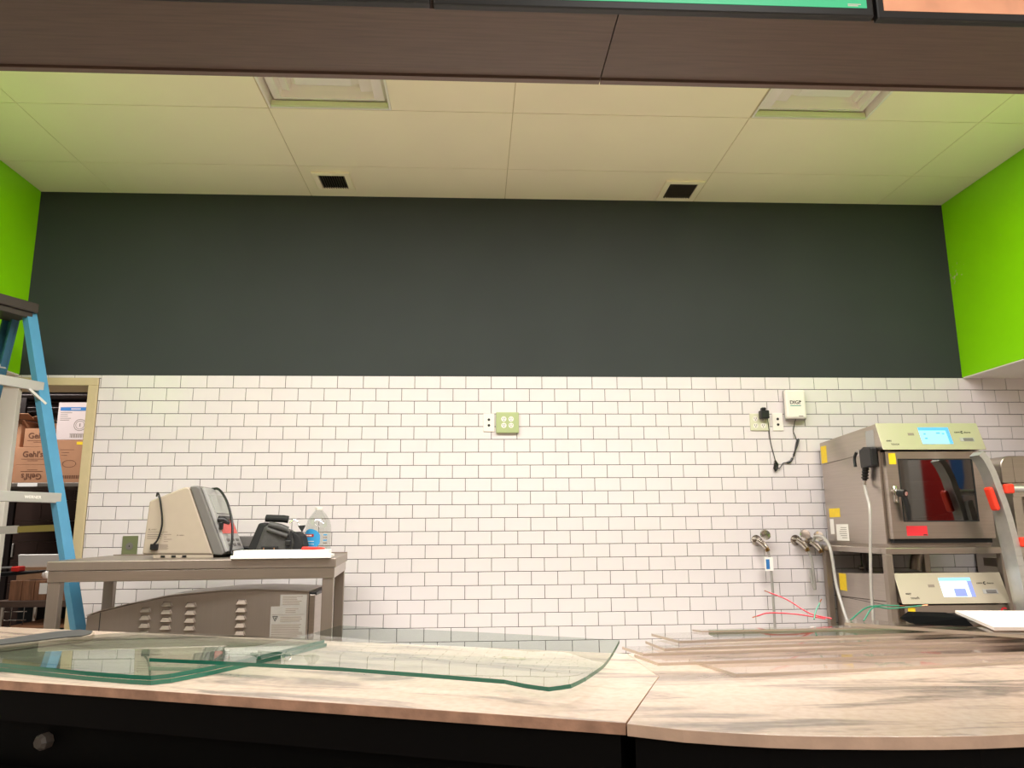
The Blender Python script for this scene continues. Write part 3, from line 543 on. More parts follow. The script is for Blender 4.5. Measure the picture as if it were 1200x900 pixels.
# ================================================================== COMBI OVENS
OX0, OX1 = 2.115, 2.645
def oven(dz, dy, label, lit, screen_mats, names):
    o = thing('combi_oven', label, 'oven', ((OX0 + OX1) / 2, -.38 + dy, 1.128 + dz), group='stacked combi ovens')
    T = Matrix.Translation((0, dy, dz))
    # shell with an open cavity behind the door
    mb = MB(T)
    mb.prism([(-.06, 1.145), (-.06, 1.592), (-.69, 1.612), (-.69, 1.145)], .012, 'x', OX0).prism([(-.06, 1.145), (-.06, 1.592), (-.69, 1.612), (-.69, 1.145)], .012, 'x', OX1 - .012)
    mb.box((OX0 + .012, -.69, 1.145), (OX1 - .012, -.06, 1.2)).box((OX0 + .012, -.69, 1.585), (OX1 - .012, -.06, 1.590)).box((OX0 + .012, -.075, 1.2), (OX1 - .012, -.06, 1.585))
    mb.build('oven_shell', 'steel', o)
    MB(T).box((OX0 + .0121, -.66, 1.2001), (OX1 - .0121, -.0751, 1.205)).box((OX0 + .0121, -.08, 1.205), (OX1 - .0121, -.0751, 1.58)).box((OX1 - .02, -.66, 1.205), (OX1 - .0121, -.08, 1.58)).build('cavity_lining', 'cavity', o)
    for k in range(3):
        mb = MB(T); z = 1.28 + k * .09
        for i in range(9): mb.tube([(OX0 + .03 + i * .058, -.62, z), (OX0 + .03 + i * .058, -.1, z)], .0022, 5)
        for y in (-.62, -.1): mb.tube([(OX0 + .02, y, z), (OX1 - .025, y, z)], .003, 5)
        mb.build('wire_rack', 'chrome', o)
    # sloped hood with the control panel
    mb = MB(T); mb.prism([(-.05, 1.594), (-.05, 1.722), (-.690, 1.752), (-.742, 1.616)], OX1 - OX0, 'x', OX0); mb.build('hood', 'steel', o, bevel=.003)
    a = Vector((0, -.6935, 1.7515)); b = Vector((0, -.7455, 1.6155)); ang = math.degrees(math.atan2(b.y - a.y, b.z - a.z)); L = (a - b).length
    PX = Matrix.Translation((OX0, b.y + dy, b.z + dz)) @ Matrix.Rotation(math.atan2(a.z - b.z, a.y - b.y), 4, 'X')    # x right, y up the panel, z out
    MB(PX).box((-.004, -.004, 0), (OX1 - OX0 + .004, L + .002, .003)).build('control_panel', 'panelsteel', o, bevel=.001)
    s_ = MB(PX).box((.212, .028, .003), (.372, .122, .0042)).build('touch_screen', screen_mats[0], o)
    if len(screen_mats) > 2:
        MB(PX).box((.212, .104, .0042), (.372, .122, .0048)).build('screen_bar', screen_mats[1], s_); MB(PX).box((.354, .028, .0042), (.372, .104, .0048)).build('screen_bar', screen_mats[2], s_)
        mb = MB(PX)
        for x, y, w in ((.232, .08, .012), (.232, .055, .014), (.300, .085, .02), (.330, .082, .012)): mb.box((x, y, .0042), (x + w, y + .008, .0046))
        mb.build('screen_icons', 'lcdb2', s_)
    else:
        MB(PX).box((.272, .03, .0042), (.332, .068, .0048)).build('screen_block', 'lcdp', s_); MB(PX).box((.350, .028, .0042), (.372, .106, .0048)).build('screen_bar', 'lcdp', s_); MB(PX).box((.212, .106, .0042), (.372, .122, .0047)).build('screen_bar', 'lcdb', s_)
    sw = MB(PX).box((.415, .042, .003), (.49, .064, .0042)).build('switch_plate', 'lgrey', o, bevel=.0005); MB(PX).box((.432, .046, .0042), (.482, .060, .0075)).build('rocker_switch', 'grey', sw, bevel=.001)
    MB(PX).box((.150, .076, .003), (.182, .090, .0035)).build('faint_symbol', 'inkg', o)
    text(names[0], .027, PX @ Matrix.Translation((.040, .044, .0036)), 'ink', o); text(names[1], .042, PX @ Matrix.Translation((.066, .026, .0036)), 'ink', o)
    text('conv', .030, PX @ Matrix.Translation((.413, .094, .0036)), 'ink', o, h=.007); text('therm', .034, PX @ Matrix.Translation((.466, .094, .0036)), 'ink', o, h=.009)
    rg = MB(PX @ Matrix.Translation((.439, .094, .0033))); arc(rg, .008, .0035, 50, 310, .001); rg.build('logo_ring', 'ink', o)
    # door
    F = -.735; gx0, gx1, gz0, gz1 = OX0 + .072, OX1 - .068, 1.254, 1.568
    mb = MB(T)
    for p, q in (((OX0 + .012, F, 1.172), (gx0, -.692, 1.604)), ((gx1, F, 1.172), (OX1 + .006, -.692, 1.604)), ((gx0, F, 1.172), (gx1, -.692, gz0)), ((gx0, F, gz1), (gx1, -.692, 1.604))): mb.box(p, q)
    d = mb.build('oven_door', 'steel', o)
    MB(T).box((gx0, F + .002, gz0), (gx1, F + .008, gz1)).build('door_glass', 'oglass', d)
    fr_ = MB(T); 
    for p, q in (((gx0, F - .001, gz0), (gx0 + .006, F + .0018, gz1)), ((gx1 - .006, F - .001, gz0), (gx1, F + .0018, gz1)), ((gx0 + .006, F - .001, gz0), (gx1 - .006, F + .0018, gz0 + .006)), ((gx0 + .006, F - .001, gz1 - .006), (gx1 - .006, F + .0018, gz1))): fr_.box(p, q)
    fr_.build('door_seal', 'rubber', d)
    hx = OX0 + .046; mb = MB(T)
    mb.tube([(hx, F + .002, 1.40), (hx, F - .018, 1.40)], .022, 18); mb.tube([(hx - .004, F - .001, 1.425), (hx - .004, F - .012, 1.40), (hx - .004, F - .001, 1.352)], .014, 10); mb.build('handle_mount', 'chrome', d, smooth=True)
    MB(T).tube([(hx + .004, F - .012, 1.396), (hx + .02, F - .05, 1.392)], .019, 18).build('handle_hub', 'black', d, smooth=True)
    MB(T).tube([(hx + .021, F - .052, 1.3915), (hx + .022, F - .055, 1.391)], .0105, 14).build('handle_button', 'chrome', d)
    MB(T).tube([(hx + .018, F - .036, 1.385), (hx + .03, F - .04, 1.33), (hx + .036, F - .036, 1.262)], [.013, .014, .011], 10).build('handle_grip', 'black', d, smooth=True)
    MB(T).box((OX0 + .028, F - .0008, 1.540), (OX0 + .064, F, 1.596)).build('yellow_sticker', 'yellow', d); 
    rg = MB(Matrix.Translation((OX1 - .022, F - .0003 + dy, 1.575 + dz)) @ FRONT); arc(rg, .018, .0095, 40, 320, .001); rg.build('red_letter_c', 'redlab', d)
    MB(T).box((OX0 + .02, -.72, 1.150), (OX1 - .004, -.69, 1.170)).build('door_gasket', 'rubber', o)
    if lit:
        MB(T).box((OX0 + .082, F - .0008, 1.186), (OX0 + .188, F, 1.234)).build('red_sticker', 'redlab', d); MB(T).box((OX0 + .165, F - .0012, 1.188), (OX0 + .184, F - .0008, 1.193)).build('sticker_print', 'ink', d)
        lf = MB(T @ Matrix.Translation((2.33, -.672, 1.206)) @ Matrix.Rotation(R(-12), 4, 'Y') @ Matrix.Rotation(R(20), 4, 'X')); lf.box((-.10, -.02, .02), (.12, -.008, .075)); 
        lf.build('pale_slab', 'cover', o)  # pale slab just behind the lower door glass
    # side: sheet seam and stickers
    if lit:
        MB(T).box((OX0 - .0008, -.13, 1.60), (OX0, -.06, 1.70)).build('yellow_sticker', 'yellow', o); MB(T).box((OX0 - .0008, -.665, 1.625), (OX0, -.585, 1.725)).build('silver_sticker', 'lgrey', o)
        MB(T).box((OX0 - .0008, -.23, 1.285), (OX0, -.10, 1.335)).build('yellow_sticker', 'yellow', o); MB(T).box((OX0 - .0008, -.145, 1.19), (OX0, -.10, 1.275)).build('paper_sticker', 'paper', o)
        p = MB(T).box((OX0 - .0008, -.31, 1.155), (OX0, -.17, 1.245)).build('paper_sticker', 'paper', o); mb = MB(T)
        for i in range(6): mb.box((OX0 - .0012, -.29, 1.17 + i * .011), (OX0 - .0008, -.29 + .10 * rnd.uniform(.5, 1), 1.173 + i * .011))
        mb.build('small_print', 'inkg', p)
    else:
        p = MB(T).box((OX0 - .0008, -.20, 1.63), (OX0, -.12, 1.722)).build('yellow_sticker', 'yellow', o)
        MB(T).box((OX0 - .0009, -.69, 1.592), (OX0, -.05, 1.5945)).build('panel_seam', 'ink', o)
    return o
def arc(mb, r, rin, a0, a1, t, n=22):
    vs = []; 
    for i in range(n + 1):
        a = R(a0 + (a1 - a0) * i / n); c, s_ = math.cos(a), math.sin(a); vs += [(r * c, r * s_, 0), (rin * c, rin * s_, 0), (r * c, r * s_, t), (rin * c, rin * s_, t)]
    fs = []
    for i in range(n):
        k = 4 * i; fs += [(k + 2, k + 3, k + 7, k + 6), (k, k + 2, k + 6, k + 4), (k + 1, k + 5, k + 7, k + 3), (k, k + 4, k + 5, k + 1)]
    fs += [(0, 1, 3, 2), (4 * n, 4 * n + 2, 4 * n + 3, 4 * n + 1)]; mb.add(vs, fs)
oven(0, 0, 'upper stainless combi oven with a sloped lit control panel and dark glass door', True, ('lcdb', 'lcdb2', 'lcdb2'), ('easy', 'TOUCH'))
oven(-.748, -.035, 'lower stainless combi oven mostly hidden behind the counter', False, ('lcdw', 'lcdp'), ('easy', 'touch'))
st = thing('oven_stand', 'stainless steel stand frame carrying the upper combi oven', 'stand', (2.38, -.39, 0))
SX0, SX1 = 2.074, 2.70
for y0, y1 in ((-.745, -.705), (-.09, -.05)): MB().box((SX0, y0, 1.098), (SX1, y1, 1.128)).build('rail', 'steel', st, bevel=.003)
for x0, x1 in ((SX0, SX0 + .04), (SX1 - .04, SX1)): MB().box((x0, -.705, 1.098), (x1, -.09, 1.128)).build('rail', 'steel', st, bevel=.003)
MB().box((OX0, -.70, 1.128), (OX1, -.06, 1.1445)).build('support_tray', 'steel2', st)
for x in (SX0, SX1 - .04):
    for y in (-.745, -.09): MB().box((x, y, 0), (x + .034, y + .04, 1.098)).build('leg', 'steel2', st, bevel=.003)
lo = MB()
for y0 in (-.745, -.09): lo.box((SX0 + .04, y0, .34), (SX1 - .04, y0 + .04, .38))
lo.box((SX0 + .04, -.705, .37), (SX1 - .04, -.09, .3915)); lo.build('lower_shelf', 'steel2', st)
dp = thing('drain_pipe', 'dark drain pipe between the two stacked ovens', 'pipe', (2.28, -.14, 1.0)); MB().tube([(2.28, -.14, .985), (2.28, -.14, 1.128)], .022, 12).build('pipe_run', 'pipe', dp, smooth=True); MB().tube([(2.24, -.14, 1.0), (2.30, -.14, 1.0)], .014, 10).build('valve_stub', 'chrome', dp, smooth=True)
ex = MB().tube(spline([(2.56, -.16, .988), (2.57, -.16, 1.05), (2.60, -.15, 1.10), (2.61, -.14, 1.1275)], 6), .03, 14).build('vent_pipe', 'steel2', smooth=True); tag(ex, 'curved steel vent pipe rising from the lower oven', 'pipe')
sp = thing('spray_gun', 'black spray gun hanging on the upper oven side with a long pale hose', 'spray gun', (2.09, -.56, 1.45))
MB().box((2.098, -.575, 1.60), (2.1145, -.50, 1.635)).build('bracket', 'chrome', sp, bevel=.003)
MB().prism([(-.70, 1.535), (-.58, 1.53), (-.575, 1.625), (-.62, 1.64), (-.70, 1.632)], .035, 'x', 2.072).build('gun_body', 'black', sp, bevel=.008)
MB().tube(spline([(2.085, -.53, 1.62), (2.08, -.515, 1.59), (2.078, -.52, 1.545)], 5), .008, 8).build('trigger', 'black', sp, smooth=True)
mb = MB().tube([(2.09, -.60, 1.54), (2.09, -.58, 1.47)], [.016, .012], 12)
for i in range(4): mb.tube([(2.09, -.60 + .005 * i, 1.53 - .015 * i), (2.09, -.5985 + .005 * i, 1.524 - .015 * i)], .018, 12)
mb.build('ribbed_neck', 'black', sp, smooth=True); MB().tube([(2.09, -.58, 1.475), (2.089, -.575, 1.44)], .008, 10).build('coupling', 'chrome', sp, smooth=True)
MB().tube(spline([(2.089, -.575, 1.445), (2.07, -.62, 1.40), (2.047, -.683, 1.305), (2.045, -.652, 1.093), (2.045, -.629, .925), (2.045, -.622, .80), (2.045, -.615, .718), (2.045, -.60, .45)], 8), .0075, 10).build('hose_line', 'clearhose', sp, smooth=True)

# ================================================================== STAINLESS CABINET AND ALUMINIUM LADDER AT THE RIGHT
cb = thing('steel_food_warmer', 'round-cornered stainless food warmer on a steel stand at the right edge', 'appliance', (3.25, -.35, 0))
def rrect(x0, x1, z0, z1, r, n=6):
    P = []
    for cx, cz, a0 in ((x1 - r, z1 - r, 0), (x0 + r, z1 - r, 90), (x0, z0, None), (x1, z0, None)):
        if a0 is None: P.append((cx, cz)); continue
        for i in range(n + 1): a = R(a0 + 90 * i / n); P.append((cx + r * math.cos(a), cz + r * math.sin(a)))
    return P
MB().prism(rrect(2.965, 3.55, 1.462, 1.612, .055)[::-1], .36, 'y', -.40).build('hood', 'steel', cb, bevel=.006, smooth=True)
MB().box((2.967, -.4008, 1.462), (3.549, -.40, 1.4625)).box((3.035, -.4015, 1.463), (3.037, -.4, 1.6)).build('hood_seam', 'steel2', cb)
MB().box((2.99, -.43, 1.43), (3.56, -.03, 1.462)).build('deck', 'steel', cb, bevel=.004); MB().box((2.995, -.425, 1.424), (3.555, -.05, 1.430)).build('deck_seam', 'ink', cb)
MB().box((3.0, -.42, 1.385), (3.55, -.05, 1.424)).build('apron', 'steel', cb, bevel=.003)
MB().box((3.0, -.415, .80), (3.05, -.05, 1.385)).box((3.05, -.09, .80), (3.5, -.05, 1.385)).box((3.5, -.415, .8), (3.55, -.05, 1.385)).build('body', 'steel', cb)
MB().box((3.0, -.43, .70), (3.55, -.05, .80)).build('lower_deck', 'steel2', cb, bevel=.003)
for x in (3.0, 3.51):
    for y in (-.42, -.09): MB().box((x, y, 0), (x + .04, y + .04, .70)).build('leg', 'steel2', cb)
pr_ = MB().box((2.80, -.52, 1.025), (2.90, -.5185, 1.062)).build('paper_label', 'paper', cb); MB().prism([(2.815, 1.05), (2.832, 1.05), (2.823, 1.034)], -.0005, 'y', -.52).build('label_mark', 'teal_ink', cb)
MB().box((2.80, -.5185, 1.02), (3.0, -.40, 1.064)).build('side_bracket', 'steel2', cb)
al = thing('aluminium_ladder', 'aluminium folding ladder with red locks leaning beside the ovens', 'ladder', (3.0, -.9, 0))
def pl(x, z, y=-.9): return (x, y, z)
PATH = [(2.493, 1.577), (2.515, 1.548), (2.541, 1.487), (2.556, 1.43), (2.586, 1.31), (2.607, 1.177), (2.625, 1.0), (2.64, .8), (2.66, .4), (2.68, 0)]
def lad_rail(dx, y):
    mb = MB(Matrix.Translation((dx, y, 0))); path = spline([(x, 0, z) for x, z in PATH], 4)
    for a, b in zip(path, path[1:]): mb.bar(a, b + (b - a) * .03, .075, .031, (0, 1, 0))
    return mb.build('rail', 'alu', al)
lad_rail(0, -.8925); lad_rail(.42, -1.0125)
for p, q in (((2.60, -.835, 1.36), (2.78, -.775, 0)), ((2.99, -.955, 1.36), (3.12, -.84, 0))): MB().bar(p, q, .03, .03, (0, 1, 0)).build('rear_rail', 'alu', al)
MB(Matrix.Translation((2.536, -.91, 1.36)) @ Matrix.Rotation(R(-14), 4, 'Y')).box((-.012, -.022, -.058), (.01, .03, .058)).build('hinge_lock', 'orange', al, bevel=.014)
for i, (x, z) in enumerate(((2.580, 1.405), (2.622, 1.155), (2.645, .88), (2.662, .60), (2.68, .30))):
    MB().tube([(x, -.8925, z), (x + .42, -1.0125, z)], .016, 10).build('rung', 'alu', al, smooth=True)
    MB().box((x + .004, -.948, z - .022), (x + .046, -.915, z + .024)).build('red_lock', 'orange', al, bevel=.008)

# ================================================================== BLUE STEP LADDER
bl = thing('step_ladder', 'tall blue fibreglass step ladder with a dark cap in front of the doorway', 'ladder', (-2.2, -.75, 0))
aw = R(25); wv = Vector((-math.sin(aw), -math.cos(aw), 0)); dv = Vector((math.cos(aw), -math.sin(aw), 0))
TA = Vector((-2.315, -.42, 2.411)); HT = TA.z
def rail_pts(side, front):
    """side 0 far, 1 near; front: the climbing pair leaning left"""
    t = TA + wv * (.02 if side == 0 else .42); f = (TA + wv * (-.145 if side == 0 else .63)); f.z = 0
    s_ = .285
    if front: t = t - dv * .115; f = f - dv * (.115 + .30 * HT)
    else: f = f + dv * s_ * HT
    return t, f
for side in (0, 1):
    t, f = rail_pts(side, False); sgn = 1 if side == 0 else -1; ax = (f - t).normalized()
    mb = MB(); mb.bar(t, f, .010, .056, dv); e_ = wv * .023
    for k in (-1, 1): mb.bar(t + e_ * k - dv * .021, f + e_ * k - dv * .021, .032, .010, dv)
    mb.build('rear_rail', 'blue', bl)
    t, f = rail_pts(side, True); mb = MB(); mb.bar(t, f, .085, .012, dv).bar(t + wv * sgn * .016 + dv * .037, f + wv * sgn * .016 + dv * .037, .012, .036, dv).bar(t + wv * sgn * .016 - dv * .037, f + wv * sgn * .016 - dv * .037, .012, .036, dv); mb.build('front_rail', 'teal', bl)
def on(p, z): t, f = p; k = (t.z - z) / t.z; return t + (f - t) * k
for z in (1.975, 1.40, .42):
    a, b = on(rail_pts(0, False), z), on(rail_pts(1, False), z); br = MB().bar(a, b, .05, .02, (0, 0, 1)).build('rear_bar', 'tin', bl, bevel=.003)
    if z > 1.9:
        MB().bar(a + (b - a) * .16 - Vector((0, 0, .02)), on(rail_pts(0, False), z - .09), .012, .02, (0, 0, 1)).build('corner_brace', 'tin', br)
    if abs(z - 1.40) < .01:
        mid = a + (b - a) * .27; dirx = (a - b).normalized()
        RM = Matrix((( dirx.x, 0, dv.x, mid.x), (dirx.y, 0, dv.y, mid.y), (0, 1, 0, mid.z), (0, 0, 0, 1)))
        text('WERNER', .085, RM @ Matrix.Translation((0, 0, .0108)), 'paper', br, bold=.02)
for k in range(1, 8):
    z = HT - k * .305; a, b = on(rail_pts(0, True), z), on(rail_pts(1, True), z); MB().bar(a, b, .085, .022, dv).build('step', 'tin', bl, bevel=.003)
cpv = TA + wv * .22 - dv * .05; CM = Matrix(((dv.x, -wv.x, 0, cpv.x), (dv.y, -wv.y, 0, cpv.y), (0, 0, 1, HT - .03), (0, 0, 0, 1)))
MB(CM).box((-.115, -.27, .0), (.085, .225, .055)).build('top_cap', 'ladcap', bl, bevel=.008); MB(CM).box((-.10, -.25, -.03), (.07, .205, .0)).build('cap_skirt', 'ladcap', bl, bevel=.004)
a = on(rail_pts(0, False), 1.255); b = on(rail_pts(0, True), 1.235)
MB().bar(a, a + (b - a) * .45, .032, .006, (0, 0, 1)).build('spreader_arm', 'olive', bl); MB().bar(a + (b - a) * .43, b, .04, .008, (0, 0, 1)).build('spreader_arm', 'tin', bl)

# ================================================================== WORK TABLE
TRZ = R(5.2); TX, TY = -1.805, -.98
wk = thing('work_table', 'long stainless steel work table standing against the tiled wall', 'table', (TX, TY, 0), TRZ); WT = WM[wk.name]; TL, TD, TT = 1.232, .70, 1.108
MB(WT).box((0, 0, TT - .042), (TL, TD, TT)).build('tabletop', 'steel2', wk, bevel=.004)
MB(WT).box((.006, .006, TT - .090), (TL - .006, .05, TT - .0425)).build('apron', 'steel', wk, bevel=.003); MB(WT).box((TL - .03, .05, TT - .090), (TL - .006, TD - .01, TT - .0425)).build('apron', 'steel', wk, bevel=.003)
MB(WT).box((.006, .05, TT - .090), (.03, TD - .01, TT - .0425)).build('apron', 'steel', wk, bevel=.003)
MB(WT).box((.03, TD - .02, TT), (TL, TD, TT + .006)).build('rear_lip', 'steel2', wk)
for x in (.008, TL - .06):
    for y in (.012, TD - .06): MB(WT).box((x, y, 0), (x + .05, y + .046, TT - .0905)).build('leg', 'steel2', wk, bevel=.003)
# louvred steel unit under the table
UX0, UX1, UY0, UY1 = -1.678, -.672, -.85, -.52
un = thing('louvred_oven', 'low stainless unit with a curved top and louvred side under the table', 'appliance', (-1.18, -.7, 0))
prof = [(-1.675, .50), (-1.675, .862), (-1.62, .881), (-1.50, .909), (-1.40, .929), (-1.315, .944), (-1.22, .953), (-1.09, .964), (-.937, .967), (-.80, .962), (-.699, .956), (-.699, .50)]
MB().prism(prof, UY1 - UY0, 'y', UY0).build('shell', 'steel2', un)
top_ = [(x, z + .002) for x, z in prof[1:-1]]; MB().prism(top_ + [(x, z + .004) for x, z in top_[::-1]], UY1 - UY0 + .012, 'y', UY0 - .006).build('top_sheet', 'steel', un)
MB().box((-1.619, UY0 - .0015, .5), (-1.616, UY0, .879)).build('panel_seam', 'ink', un)
mb = MB().box((-.698, UY0 + .01, .52), (-.672, UY1 - .01, .945)); mb.build('end_panel', 'steel', un, bevel=.003); MB().box((-.70, UY0 + .02, .940), (-.668, UY1, .955)).build('end_hood', 'black', un, bevel=.003)
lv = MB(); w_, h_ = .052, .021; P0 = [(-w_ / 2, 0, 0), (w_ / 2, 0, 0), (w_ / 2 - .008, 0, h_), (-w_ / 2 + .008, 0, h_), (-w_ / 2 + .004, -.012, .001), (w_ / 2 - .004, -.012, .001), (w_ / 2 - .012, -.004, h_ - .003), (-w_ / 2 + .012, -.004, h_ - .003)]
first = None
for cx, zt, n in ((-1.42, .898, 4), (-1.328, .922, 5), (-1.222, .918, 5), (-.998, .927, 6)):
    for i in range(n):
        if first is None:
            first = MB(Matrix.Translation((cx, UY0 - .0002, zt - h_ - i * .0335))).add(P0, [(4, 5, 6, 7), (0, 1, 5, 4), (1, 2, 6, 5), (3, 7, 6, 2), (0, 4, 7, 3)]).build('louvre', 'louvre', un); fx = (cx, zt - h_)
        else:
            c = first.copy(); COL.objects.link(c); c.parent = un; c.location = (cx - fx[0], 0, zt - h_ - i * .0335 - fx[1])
lp = MB().box((-.826, UY0 - .001, .895), (-.707, UY0, .946)).build('label_plate', 'alu', un); lines(MB(), -.815, -.72, UY0 - .001, .940, 6, .007, .003, .4).build('small_print', 'inkg', lp)
lp = MB().box((-.866, UY0 - .001, .74), (-.707, UY0, .895)).build('label_plate', 'alu', un)
mb = lines(MB(), -.80, -.74, UY0 - .001, .886, 3, .008, .003, .3); mb.box((-.86, UY0 - .0016, .859), (-.715, UY0 - .001, .8605)); mb = lines(mb, -.822, -.722, UY0 - .001, .850, 3, .0085, .0035, .3, 4); lines(mb, -.86, -.72, UY0 - .001, .817, 10, .0068, .003, .2, 3); mb.build('small_print', 'inkg', lp)
tr = MB(); tri = [(-.858, .853), (-.832, .853), (-.845, .829)]; tri2 = [(-.853, .850), (-.837, .850), (-.845, .835)]
tr.add([(x, UY0 - .0018, z) for x, z in tri + tri2], [(0, 1, 4, 3), (1, 2, 5, 4), (2, 0, 3, 5)]); tr.prism([(-.847, .847), (-.842, .847), (-.8445, .839)], -.0006, 'y', UY0 - .0012); tr.build('warning_triangle', 'ink', lp)
sd = MB().box((-1.42, -.80, .46), (-.76, -.56, .4995)); 
sg2 = thing('equipment_stand', 'low steel stand under the louvred unit', 'stand', (-1.1, -.7, 0)); sd.build('top_shelf', 'steel2', sg2)
for x in (-1.42, -.80):
    for y in (-.80, -.60): MB().box((x, y, 0), (x + .04, y + .04, .46)).build('leg', 'steel2', sg2)

# ------------------------------------------------------------------ things on the work table
pr = thing('label_printer', 'large beige label printer with a slanted grey front on the work table', 'printer', (-1.32, -.64, TT)); PY0, PY1 = -.70, -.42
body = [(-1.522, 1.126), (-1.190, 1.122), (-1.320, 1.436), (-1.333, 1.444), (-1.350, 1.441), (-1.508, 1.376)]
MB().prism(body, PY1 - PY0, 'y', PY0).build('printer_body', 'beige', pr, bevel=.008)
MB().prism([(-1.188, 1.122), (-1.150, 1.118), (-1.136, 1.128), (-1.271, 1.438), (-1.286, 1.448), (-1.318, 1.446), (-1.318, 1.437)], PY1 - PY0 + .01, 'y', PY0 - .005).build('front_bezel', 'grey', pr, bevel=.006)
# front face, slanted to the right and up
fa, fb_ = Vector((-1.132, 0, 1.128)), Vector((-1.268, 0, 1.442)); FL = (fb_ - fa).length; th = math.atan2(fb_.z - fa.z, fb_.x - fa.x)
FX = Matrix(((0, math.cos(th), math.sin(th), fa.x), (1, 0, 0, PY0), (0, math.sin(th), -math.cos(th), fa.z), (0, 0, 0, 1)))   # x along depth, y up the slope, z outward
fp = MB(FX).box((.012, .005, -.004), (.268, FL - .006, .012)).build('front_panel', 'lgrey', pr, bevel=.004)
MB(FX).box((.04, .20, .012), (.24, .30, .016)).build('display', 'lcd', fp, bevel=.001); MB(FX).box((.03, .095, .012), (.25, .165, .0135)).build('salmon_label', 'pink', fp); MB(FX).box((.05, .165, .012), (.22, .185, .02)).build('label_slot', 'black', fp)
for i in range(3):
    for j in range(2): MB(FX).box((.05 + i * .07, .03 + j * .025, .012), (.09 + i * .07, .043 + j * .025, .015)).build('key', 'grey', fp, bevel=.001)
MB().box((-1.47, PY0 + .005, TT + .0005), (-1.19, PY1 - .01, 1.128)).build('base', 'beige', pr)
mb = MB()
for x in (-1.435, -1.385, -1.335): mb.box((x, PY0 + .003, 1.111), (x + .02, PY0 + .006, 1.120))
mb.build('port', 'black', pr)
MB().box((-1.482, PY0 - .014, 1.147), (-1.446, PY0 + .001, 1.175)).build('power_plug', 'black', pr, bevel=.003)
MB().tube(spline([(-1.465, PY0 - .012, 1.172), (-1.445, PY0 - .016, 1.20), (-1.432, PY0 - .016, 1.27), (-1.446, PY0 - .016, 1.36), (-1.462, PY0 - .006, 1.405), (-1.48, PY0 + .02, 1.415), (-1.495, PY0 + .05, 1.402)], 6), .0045, 8).build('power_cord', 'black', pr, smooth=True)
mb = MB().prism([(-1.502, 1.238), (-1.490, 1.238), (-1.496, 1.248)], -.0006, 'y', PY0).prism([(-1.367, 1.211), (-1.357, 1.211), (-1.362, 1.219)], -.0006, 'y', PY0)
lines(mb, -1.503, -1.41, PY0, 1.231, 1, .01, .0025, 0); lines(mb, -1.503, -1.41, PY0, 1.220, 3, .009, .004, .4, 5); lines(mb, -1.425, -1.385, PY0, 1.219, 4, .011, .003, .7, 8); lines(mb, -1.443, -1.40, PY0, 1.172, 6, .0045, .002, .2, 9)
mb.build('small_print', 'inkg', pr); text('AVERY', .026, face_at((-1.474, PY0 - .0003, 1.242)), 'inkg', pr); text('AVERY', .022, face_at((-1.343, PY0 - .0003, 1.214)), 'inkg', pr)
tag(MB().tube(spline([(-1.262, -.56, 1.44), (-1.225, -.57, 1.436), (-1.175, -.60, 1.38), (-1.135, -.63, 1.29), (-1.120, -.65, 1.21), (-1.118, -.66, 1.135), (-1.10, -.66, TT + .012), (-1.06, -.64, TT + .008)], 7), .006, 9).build('printer_cable', 'black', smooth=True), 'thick black cable arching over the printer front and down to the table', 'cable')
pg = thing('power_connector', 'black cable plug hanging in front of the printer display', 'plug', (-1.16, -.64, 1.27)); MB().tube([(-1.128, -.675, 1.268), (-1.156, -.685, 1.285), (-1.182, -.69, 1.287)], [.008, .017, .013], 10).build('plug_body', 'black', pg, smooth=True); MB().box((-1.172, -.70, 1.238), (-1.154, -.682, 1.276)).build('plug_tail', 'black', pg, bevel=.004)
lb = thing('flat_box', 'low dark grey flat box lying behind the tool bag', 'box', (-1.13, -.36, TT)); MB().box((-1.215, -.40, TT + .0005), (-.95, -.33, 1.150)).build('box_base', 'black', lb, bevel=.003); MB().box((-1.20, -.395, 1.150), (-.95, -.335, 1.205)).build('box_lid', 'grey', lb, bevel=.004)
bg = thing('tool_bag', 'black nylon tool bag with rolled handles on the work table', 'bag', (-.94, -.5, TT)); BY0, BY1 = -.62, -.44
def bagside(P, y0, d, **k): return MB().prism(P, d, 'y', y0)
bagside([(-1.070, TT + .001), (-1.015, TT + .001), (-.965, 1.262), (-.985, 1.272), (-1.01, 1.268)], BY0 + .01, BY1 - BY0 - .02).build('end_flap', 'bagd', bg, bevel=.008)
bagside([(-1.030, TT + .001), (-.845, TT + .001), (-.835, 1.17), (-.845, 1.215), (-.88, 1.235), (-.965, 1.268), (-.985, 1.25)], BY0, BY1 - BY0).build('bag_body', 'bag', bg, bevel=.02)
bagside([(-.846, TT + .001), (-.797, TT + .001), (-.790, 1.16), (-.803, 1.205), (-.83, 1.228), (-.852, 1.224)], BY0 + .02, BY1 - BY0 - .04).build('side_pocket', 'bagd', bg, bevel=.014)
MB().tube([(-.985, -.565, 1.293), (-.90, -.57, 1.290), (-.875, -.565, 1.286)], .018, 12).build('rolled_handle', 'bagd', bg, smooth=True); MB().tube([(-.955, -.615, 1.262), (-.90, -.618, 1.25), (-.865, -.61, 1.235)], .016, 12).build('rolled_handle', 'bag', bg, smooth=True)
MB().tube([(-.96, -.618, 1.238), (-.90, -.628, 1.218), (-.862, -.625, 1.206)], .012, 10).build('rolled_handle', 'bag', bg, smooth=True)
for x in (-.862, -.846): MB().bar((x, BY0 - .003, 1.23), (x - .002, BY0 - .003, 1.125), .012, .005, (1, 0, 0)).build('strap', 'bagd', bg)
MB().box((-.872, BY0 - .010, 1.16), (-.845, BY0 - .001, 1.185)).build('buckle', 'black', bg, bevel=.003)
MB().box((-.985, BY0 - .008, 1.112), (-.905, BY0 + .002, 1.158)).build('front_pocket', 'bagd', bg, bevel=.004)
